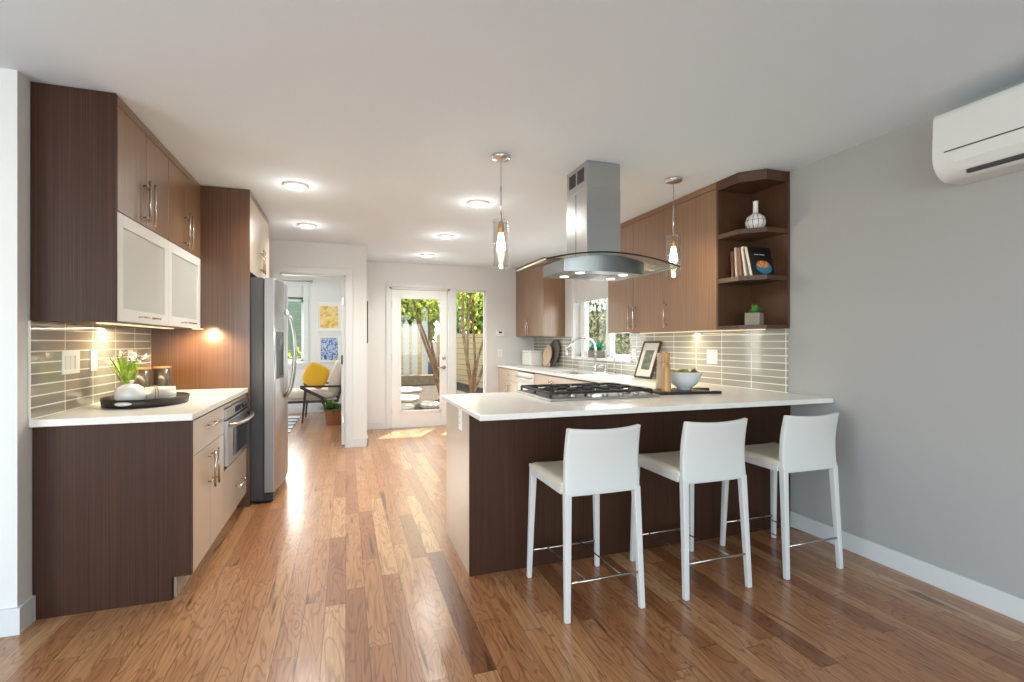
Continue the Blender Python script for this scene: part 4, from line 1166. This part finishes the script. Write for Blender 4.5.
for k, ((th_, h_, w_), lab) in enumerate(zip(bd, blabs)):
    lean = [.04, .06, .1, .16, .24][k]
    t = thing('book', lab, 'book', (2.70, y, bz), 'books on the middle shelf')
    y -= th_ + [.003, .006, .009, .010, .01][k]
    Rm = Matrix.Translation((2.668 + (.002 * k), y - .045 * (k / 4) + th_, bz + .0005)) @ Matrix.Rotation(-lean, 4, 'X') @ Matrix.Translation((0, -th_, 0))
    def piece(x0, x1, y0, y1, z0, z1, name, mat, par):
        m = MB(); tb = bmesh.new(); bmesh.ops.create_cube(tb, size=1)
        for v in tb.verts: v.co = Vector((x0 + (v.co.x + .5) * (x1 - x0), y0 + (v.co.y + .5) * (y1 - y0), z0 + (v.co.z + .5) * (z1 - z0)))
        m._merge(tb, Rm); return m.build(name, mat, par)
    m = MB()
    for a in ((0, w_, 0, .0025, 0, h_), (0, w_, th_ - .0025, th_, 0, h_)) + (((0, .003, .0025, th_ - .0025, 0, h_),) if k < 4 else ((w_ - .003, w_, .0025, th_ - .0025, 0, h_),)):
        tb = bmesh.new(); bmesh.ops.create_cube(tb, size=1)
        for v in tb.verts: v.co = Vector((a[0] + (v.co.x + .5) * (a[1] - a[0]), a[2] + (v.co.y + .5) * (a[3] - a[2]), a[4] + (v.co.z + .5) * (a[5] - a[4])))
        m._merge(tb, Rm)
    m.build('cover', M_bk[k], t)
    piece(.004, w_ - .004, .0026, th_ - .0026, .003, h_ - .003, 'pages', M_pages, t)
    if k == 4:
        def disc(cx, cz, rx, rz, yy, name, mat):
            m = MB(); tb = bmesh.new()
            lo = [tb.verts.new((cx + rx * math.cos(2 * PI * q / 24), -yy, cz + rz * math.sin(2 * PI * q / 24))) for q in range(24)]
            hi = [tb.verts.new((cx + rx * math.cos(2 * PI * q / 24), 0, cz + rz * math.sin(2 * PI * q / 24))) for q in range(24)]
            tb.faces.new(lo); tb.faces.new(hi)
            for q in range(24): tb.faces.new((lo[q], lo[(q + 1) % 24], hi[(q + 1) % 24], hi[q]))
            m._merge(tb, Rm); m.build(name, mat, t)
        disc(.115, .062, .07, .048, .0006, 'cover_plate_picture', pbr('cover_blue', '3f7f9c', .4))
        disc(.11, .085, .056, .027, .001, 'cover_food_picture', blotch('cover_food', ['b5461f', 'd9853c', 'e9c08a'], 30))
        m = MB()
        for x0, x1, z0, z1 in ((.05, .085, .155, .159), (.092, .14, .155, .159)):
            tb = bmesh.new(); bmesh.ops.create_cube(tb, size=1)
            for v in tb.verts: v.co = Vector((x0 + (v.co.x + .5) * (x1 - x0), -.0006 + (v.co.y + .5) * .0008, z0 + (v.co.z + .5) * (z1 - z0)))
            m._merge(tb, Rm)
        m.build('cover_title', M_paper, t)
t = thing('potted_succulent', 'small spiky green succulent in a square concrete pot on the bottom shelf', 'plant', (2.735, 2.70, 1.396))
cx, cy, cz = 2.715, 2.70, 1.3825
m = MB(); Rq = Matrix.Translation((cx, cy, cz)) @ Matrix.Rotation(.5, 4, 'Z')
tb = bmesh.new(); bmesh.ops.create_cube(tb, size=1)
for v in tb.verts: v.co = Vector((v.co.x * .098, v.co.y * .098, (v.co.z + .5) * .088))
bmesh.ops.bevel(tb, geom=tb.edges[:], offset=.004, segments=2, affect='EDGES', profile=.5)
m._merge(tb, Rq); m.build('pot', M_concrete, t)
m = MB()
for k in range(46):
    a = random.uniform(0, 2 * PI); e = random.uniform(.25, 1.4)
    m.leaf((cx + .006 * math.cos(a), cy + .006 * math.sin(a), cz + .085), (math.cos(a) * math.cos(e), math.sin(a) * math.cos(e), math.sin(e)), random.uniform(.05, .085), .009, 4, .15)
m.build('foliage', M_succ, t)

# ------------------------------------------------------------------ things on the sink counter
t = thing('bread_bin', 'white bread bin with rounded lid in the far counter corner', 'bread bin', (2.70, 6.98, ZC))
MB().box(2.60, 2.80, 6.80, 7.16, ZC + .001, ZC + .20, .02, 3).build('bin', M_ceram, t)
l_ = MB().box(2.595, 2.805, 6.795, 7.165, ZC + .20, ZC + .232, .014, 3).build('lid', M_ceram, t)
MB().tube([(2.70, 6.93, ZC + .23), (2.70, 6.95, ZC + .252), (2.70, 7.01, ZC + .252), (2.70, 7.03, ZC + .23)], .008, 8).build('lid_handle', M_ceram, l_)
def leaning_disc(c, ry, rz, th_, lean, name, mat, parent=None, hole=None):
    m = MB(); tb = bmesh.new(); N = 36
    lo = [tb.verts.new((-th_ / 2, ry * math.cos(2 * PI * q / N), rz + rz * math.sin(2 * PI * q / N))) for q in range(N)]
    hi = [tb.verts.new((th_ / 2, ry * math.cos(2 * PI * q / N), rz + rz * math.sin(2 * PI * q / N))) for q in range(N)]
    tb.faces.new(lo); tb.faces.new(hi)
    for q in range(N): tb.faces.new((lo[q], lo[(q + 1) % N], hi[(q + 1) % N], hi[q]))
    bmesh.ops.bevel(tb, geom=tb.edges[:], offset=th_ * .3, segments=2, affect='EDGES', profile=.5)
    m._merge(tb, Matrix.Translation(Vector(c)) @ Matrix.Rotation(lean, 4, 'Y'))
    return m.build(name, mat, parent)
t = leaning_disc((2.80, 6.50, ZC + .002), .20, .20, .016, .2, 'round_platter', M_greyround)
tag(t, 'round dark grey platter leaning on the far tile', 'platter')
t = thing('oval_board', 'pale oval wooden board leaning in front of the grey platter', 'cutting board', (2.73, 6.55, ZC))
leaning_disc((2.745, 6.57, ZC + .002), .15, .155, .014, .2, 'board', M_board, t)
MB().tube([(2.735 + .006 * math.cos(a), 6.40 + .035 * math.cos(a), ZC + .045 + .035 * math.sin(a)) for a in [2 * PI * q / 16 for q in range(17)]], .009, 8).build('ring_handle', M_board, t)
t = thing('potted_succulent', 'teal rosette succulent in a grey box planter on the sink window sill', 'plant', (2.93, 5.38, WZ0))
MB().box(2.885, 2.975, 5.25, 5.51, WZ0 + .003, WZ0 + .1, .004).build('pot', M_concrete, t)
m = MB()
for ccy in (5.30, 5.38, 5.46):
    for k in range(36):
        a = random.uniform(0, 2 * PI); e = random.uniform(.2, 1.4)
        m.leaf((2.93, ccy, WZ0 + .095), (math.cos(a) * math.cos(e), math.sin(a) * math.cos(e), math.sin(e)), random.uniform(.09, .15), .028, 4, .2)
m.build('foliage', M_teal, t)

# ------------------------------------------------------------------ the den
t = thing('armchair', 'beige cushioned armchair with dark wooden frame in the den', 'armchair', (-.45, 8.6, 0))
ya, yb = 8.30, 8.98
for s, y in ((0, ya), (1, yb)):
    m = MB()
    m.bar((-.68, y, .575), (-.06, y, .565), .035, .032, .008)
    m.bar((-.67, y, .565), (-.30, y, .36), .032, .045, .008)
    m.build('arm', M_chairwood, t)
    MB().bar((-.595, y, .53), (-.645, y, 0), .045, .045, .006, .024, .024).build('leg', M_chairwood, t)
    MB().bar((-.36, y, .37), (-.22, y, 0), .045, .045, .006, .024, .024).build('leg', M_chairwood, t)
    MB().bar((-.12, y, .36), (.02, y, .84), .04, .035, .006).build('back_post', M_chairwood, t)
m = MB(); m.bar((-.93, ya, .335), (-.12, ya, .335), .03, .04, .005); m.bar((-.93, yb, .335), (-.12, yb, .335), .03, .04, .005); m.bar((-.93, ya, .335), (-.93, yb, .335), .03, .04, .005); m.bar((-.12, ya, .34), (-.12, yb, .34), .03, .04, .005); m.bar((.0, ya, .78), (.0, yb, .78), .03, .04, .005)
m.build('seat_frame', M_chairwood, t)
MB().pillow((-.55, 8.64, .43), .40, .31, .085, p=.3).build('seat_cushion', M_cush, t)
MB().pillow((-.15, 8.64, .665), .095, .32, .31, M=Matrix.Rotation(.25, 4, 'Y'), p=.36).build('back_cushion', M_cush, t)
t = MB().pillow((-.45, 8.42, .735), .19, .06, .19, M=Matrix.Rotation(-.3, 4, 'Z') @ Matrix.Rotation(.42, 4, 'Y'), p=.42).build('throw_pillow', M_mustard)
tag(t, 'mustard yellow throw pillow propped on the beige armchair', 'cushion')
t = thing('basket_plant', 'leafy green plant in a brown wicker basket by the armchair', 'plant', (-.16, 8.12, 0))
bx, by = -.16, 8.06
MB().lathe((bx, by, 0), [(.12, 0), (.125, .01), (.15, .22), (.155, .235), (.145, .235), (.14, .2), (.002, .2)], 28).build('basket', M_wicker, t)
MB().tube([(bx + .152 * math.cos(a), by + .152 * math.sin(a), .235) for a in [2 * PI * q / 24 for q in range(25)]], .011, 8).build('basket_rim', M_wicker, t)
m = MB()
for k in range(110):
    a = random.uniform(0, 2 * PI); e = random.uniform(.15, 1.2)
    L = random.uniform(.14, .24) + (.12 if math.cos(a) < -.2 else 0)
    m.leaf((bx + random.uniform(-.05, .05), by + random.uniform(-.05, .05), .22), (math.cos(a) * math.cos(e), math.sin(a) * math.cos(e), math.sin(e)), L, .06, 5, .35)
m.build('foliage', M_fern, t)
t = MB().box(-2.3, -.74, 7.2, 9.1, .001, .012, .002).build('area_rug', M_rug)
tag(t, 'black and white striped rug on the den floor', 'rug')
def art(name, label, x0, x1, z0, z1, a0, a1, c0, c1, mat):
    t = thing(name, label, 'picture', ((x0 + x1) / 2, 9.49, z0), 'prints above the armchair')
    m = MB(); f = .018; y0, y1 = 9.47, 9.4995
    m.box(x0, x1, y0, y1, z0, z0 + f, .002); m.box(x0, x1, y0, y1, z1 - f, z1, .002); m.box(x0, x0 + f, y0, y1, z0 + f, z1 - f, .002); m.box(x1 - f, x1, y0, y1, z0 + f, z1 - f, .002)
    m.build('frame', M_frame_w, t)
    MB().box(x0 + f, x1 - f, 9.482, 9.488, z0 + f, z1 - f).build('mat_board', M_paper, t)
    MB().box(a0, a1, 9.4805, 9.4825, c0, c1).build('print', mat, t)
art('framed_print', 'white-framed yellow abstract print, upper one in the den', -.491, -.073, 1.478, 1.998, -.441, -.134, 1.533, 1.928, M_yellow_art)
art('framed_print', 'white-framed blue and white abstract print, lower one in the den', -.458, -.083, .909, 1.384, -.424, -.134, .946, 1.348, M_blue_art)

# ------------------------------------------------------------------ the garden outside
struct(MB().box(-1.5, 3.4, YB + .16, 8.02, 2.46, 2.58).build('sun_cut_eave', M_trim))  # unseen overhang, added to trim the sun patch inside the back door
GZ = -.16
def gz(y): return GZ + max(0, y - 8.6) * .095     # the garden rises gently away from the door
m = MB(); m.prism([(YB + .16, GZ - .3), (YB + .16, GZ), (8.6, GZ), (24, gz(24)), (24, GZ - .3)], .26, 14, 0); m.prism([(9.66, GZ - .3), (9.66, gz(9.66)), (24, gz(24)), (24, GZ - .3)], -8, .26, 0)
struct(m.build('ground_outside', M_ground))
g = MB().box(XR + .16, 14, -2, YB + .15, GZ - .2, GZ).build('ground_outside_right', M_ground); struct(g)
stones = [(.95, 8.25, .5, .36), (1.6, 8.4, .4, .36), (.66, 9.0, .42, .36), (1.35, 9.15, .46, .38), (.95, 9.85, .5, .4), (1.62, 10.0, .32, .3), (1.2, 10.7, .46, .4), (1.35, 11.6, .5, .4), (.62, 10.6, .3, .34), (1.05, 7.75, .5, .2)]
slabs = ['flat pale flagstone just beyond the threshold stone of the glass door', 'pale flagstone on the right near the glass door', 'flagstone at the left edge of the path', 'broad flagstone in the middle of the path', 'wide flagstone half way along the path', 'small flagstone by the bare tree trunks', 'flagstone far along the path before the last one', 'last flagstone at the far end of the path', 'small far flagstone on the left of the path', 'wide threshold flagstone right under the glass door']
for (x, y, a, b), lab in zip(stones, slabs):
    N = 11; ph = random.uniform(0, 6); sl = math.atan(.095) if y > 8.6 else 0
    t = MB().prism([(a * (1 + .12 * math.sin(5 * q + ph)) * math.cos(2 * PI * q / N) * .66, b * (1 + .12 * math.cos(3 * q + ph)) * math.sin(2 * PI * q / N) * .78) for q in range(N)], -.02, .035, 2, .006).build('flagstone', M_stone)
    t.location = (x, y, gz(y)); t.rotation_euler = (sl, 0, 0)
    tag(t, lab, 'paving stone', 'flagstones of the garden path')
t = MB().bar((1.15, 8.62, GZ + .09), (1.62, 8.80, GZ + .11), .10, .08, .01).build('timber_edging', M_timber)
tag(t, 'weathered timber lying across the path outside the door', 'timber')
t = thing('garden_fence', 'horizontal board fence at the end of the garden path', 'fence', (-.4, 13.8, gz(13.8)))
MB().box(-3, 2.2, 13.8, 13.84, gz(13.8) - .05, 1.72).build('boards', M_fence, t)
for x in (-2.9, -1.2, .5, 2.15): MB().box(x - .05, x + .05, 13.845, 13.945, gz(13.8) - .05, 1.78, .005).build('post', M_timber, t)
t = thing('garden_fence', 'horizontal board fence behind the sidelight trees', 'fence', (3.0, 12.35, gz(12.35)))
m = MB(); m.bar((2.42, 13.6, .66), (3.5, 11.1, .66), .04, 1.66); m.build('boards', M_fence, t)
for q in (0, .33, .66, 1):
    x, y = 2.46 + 1.08 * q, 13.62 - 2.5 * q
    MB().box(x - .0, x + .08, y - .04, y + .06, -.15, 1.52, .005).build('post', M_timber, t)
for q, (x, z1) in enumerate(((1.50, 1.86), (1.72, 1.90), (1.98, 2.22))):
    t = MB().prism([(x - .075, gz(13)), (x + .075, gz(13)), (x + .075, z1 - .12), (x, z1), (x - .075, z1 - .12)], 13.0, 13.03, 1, .004).build('fence_picket', M_picket)
    tag(t, ['pale garden picket leftmost through the door glass', 'pale garden picket in the middle through the door glass', 'tallest pale garden picket through the door glass'][q], 'picket', 'pale pickets')
t = MB().box(.7, 2.25, 12.4, 12.6, gz(12.4) - .05, gz(12.4) + .24, .01).build('garden_step', M_timber)
tag(t, 'low timber garden step across the path before the pickets', 'step')

def foliage(m, c, r, n, size):
    c = Vector(c)
    for k in range(n):
        while True:
            v = Vector((random.uniform(-1, 1), random.uniform(-1, 1), random.uniform(-1, 1)))
            if .15 < v.length < 1: break
        p = c + Vector((v.x * r[0], v.y * r[1], v.z * r[2]))
        d = Vector((random.gauss(0, 1), random.gauss(0, 1), random.gauss(-.2, .7)))
        m.leaf(p, d, size * random.uniform(.6, 1.3), size * .5, 2, .2)
def tree(label, base, tips, crown, mat, n, size, r0=.055, grp='garden trees'):
    base = (base[0], base[1], gz(base[1]) - .03)
    t = thing('garden_tree', label, 'tree', base, grp)
    for q, tip in enumerate(tips):
        a, b = Vector(base), Vector(tip)
        pts = [a.lerp(b, s / 6) + Vector((.05 * math.sin(s * 1.7 + q), .05 * math.cos(s * 1.3 + q * 2), 0)) * (s > 0) for s in range(7)]
        MB().tube(pts, r0 * (1 - .1 * (q % 3)), 8, r2=.018).build('trunk', M_bark, t)
    m = MB()
    for c, r, f in crown: foliage(m, c, r, int(n * f), size)
    m.build('foliage', mat, t)
    return t
tree('multi-stemmed tree growing just outside the sidelight window', (2.2, 8.85, GZ), [(1.95, 8.8, 3.3), (2.2, 9.1, 3.4), (2.8, 9.0, 3.2), (3.0, 9.3, 2.7), (2.45, 9.4, 3.0)], [((2.2, 9.3, 2.6), (1.2, .7, .75), .7), ((2.6, 9.4, 1.9), (.6, .5, .45), .12)], M_canopy, 1500, .12, .032)
tree('leaning tree with several bare trunks seen through the glass door', (2.0, 10.6, GZ), [(1.0, 10.4, 3.3), (1.5, 10.8, 3.4), (2.2, 10.9, 3.5), (1.9, 11.0, 3.2), (1.25, 11.1, 3.0)], [((1.4, 10.8, 2.55), (1.3, .8, .8), 1)], M_canopy, 1700, .13, .036)
tree('pale green tree beyond the fence at the end of the path', (1.3, 15.8, GZ), [(1.1, 15.8, 3.8), (1.7, 15.7, 3.8), (.9, 15.9, 3.6)], [((1.3, 15.5, 3.0), (1.75, .8, 2.1), 1)], M_canopy, 5200, .34, .08)
tree('pale leafy tree behind the side fence', (4.8, 17.6, GZ), [(4.6, 17.6, 4.1), (5.2, 17.5, 3.9)], [((4.8, 17.6, 3.3), (1.5, .9, 2.5), 1)], M_canopy, 4200, .34, .08)
tree('dark leafy tree outside the sink window', (5.4, 9.6, GZ), [(5.2, 9.6, 2.4), (5.6, 9.8, 2.6)], [((5.4, 9.6, 1.6), (.95, 1.6, 1.5), 1)], M_shrub, 2600, .13)
t = MB().box(7.6, 7.66, 4, 16, GZ, 2.3).build('garden_fence', M_fence)
tag(t, 'board fence beyond the dark tree outside the sink window', 'fence')
t = thing('neighbor_house', 'sage green sided house seen through the den window', 'house', (-2.2, 12.5, GZ))
MB().box(-4.5, -.6, 12.3, 12.5, GZ, 4.2).build('siding', M_sage, t)
MB().box(-.64, -.56, 12.26, 12.52, GZ, 4.2, .004).build('corner_board', M_sage, t)
t = thing('garden_shrub', 'small light green shrub at the foot of the den window', 'shrub', (-.95, 11.2, GZ))
m = MB(); foliage(m, (-1.0, 11.2, .75), (.45, .35, .42), 420, .1); m.build('foliage', M_canopy, t)
MB().tube([(-1.0, 11.2, GZ), (-1.0, 11.2, .7)], .02, 8).build('stem', M_bark, t)
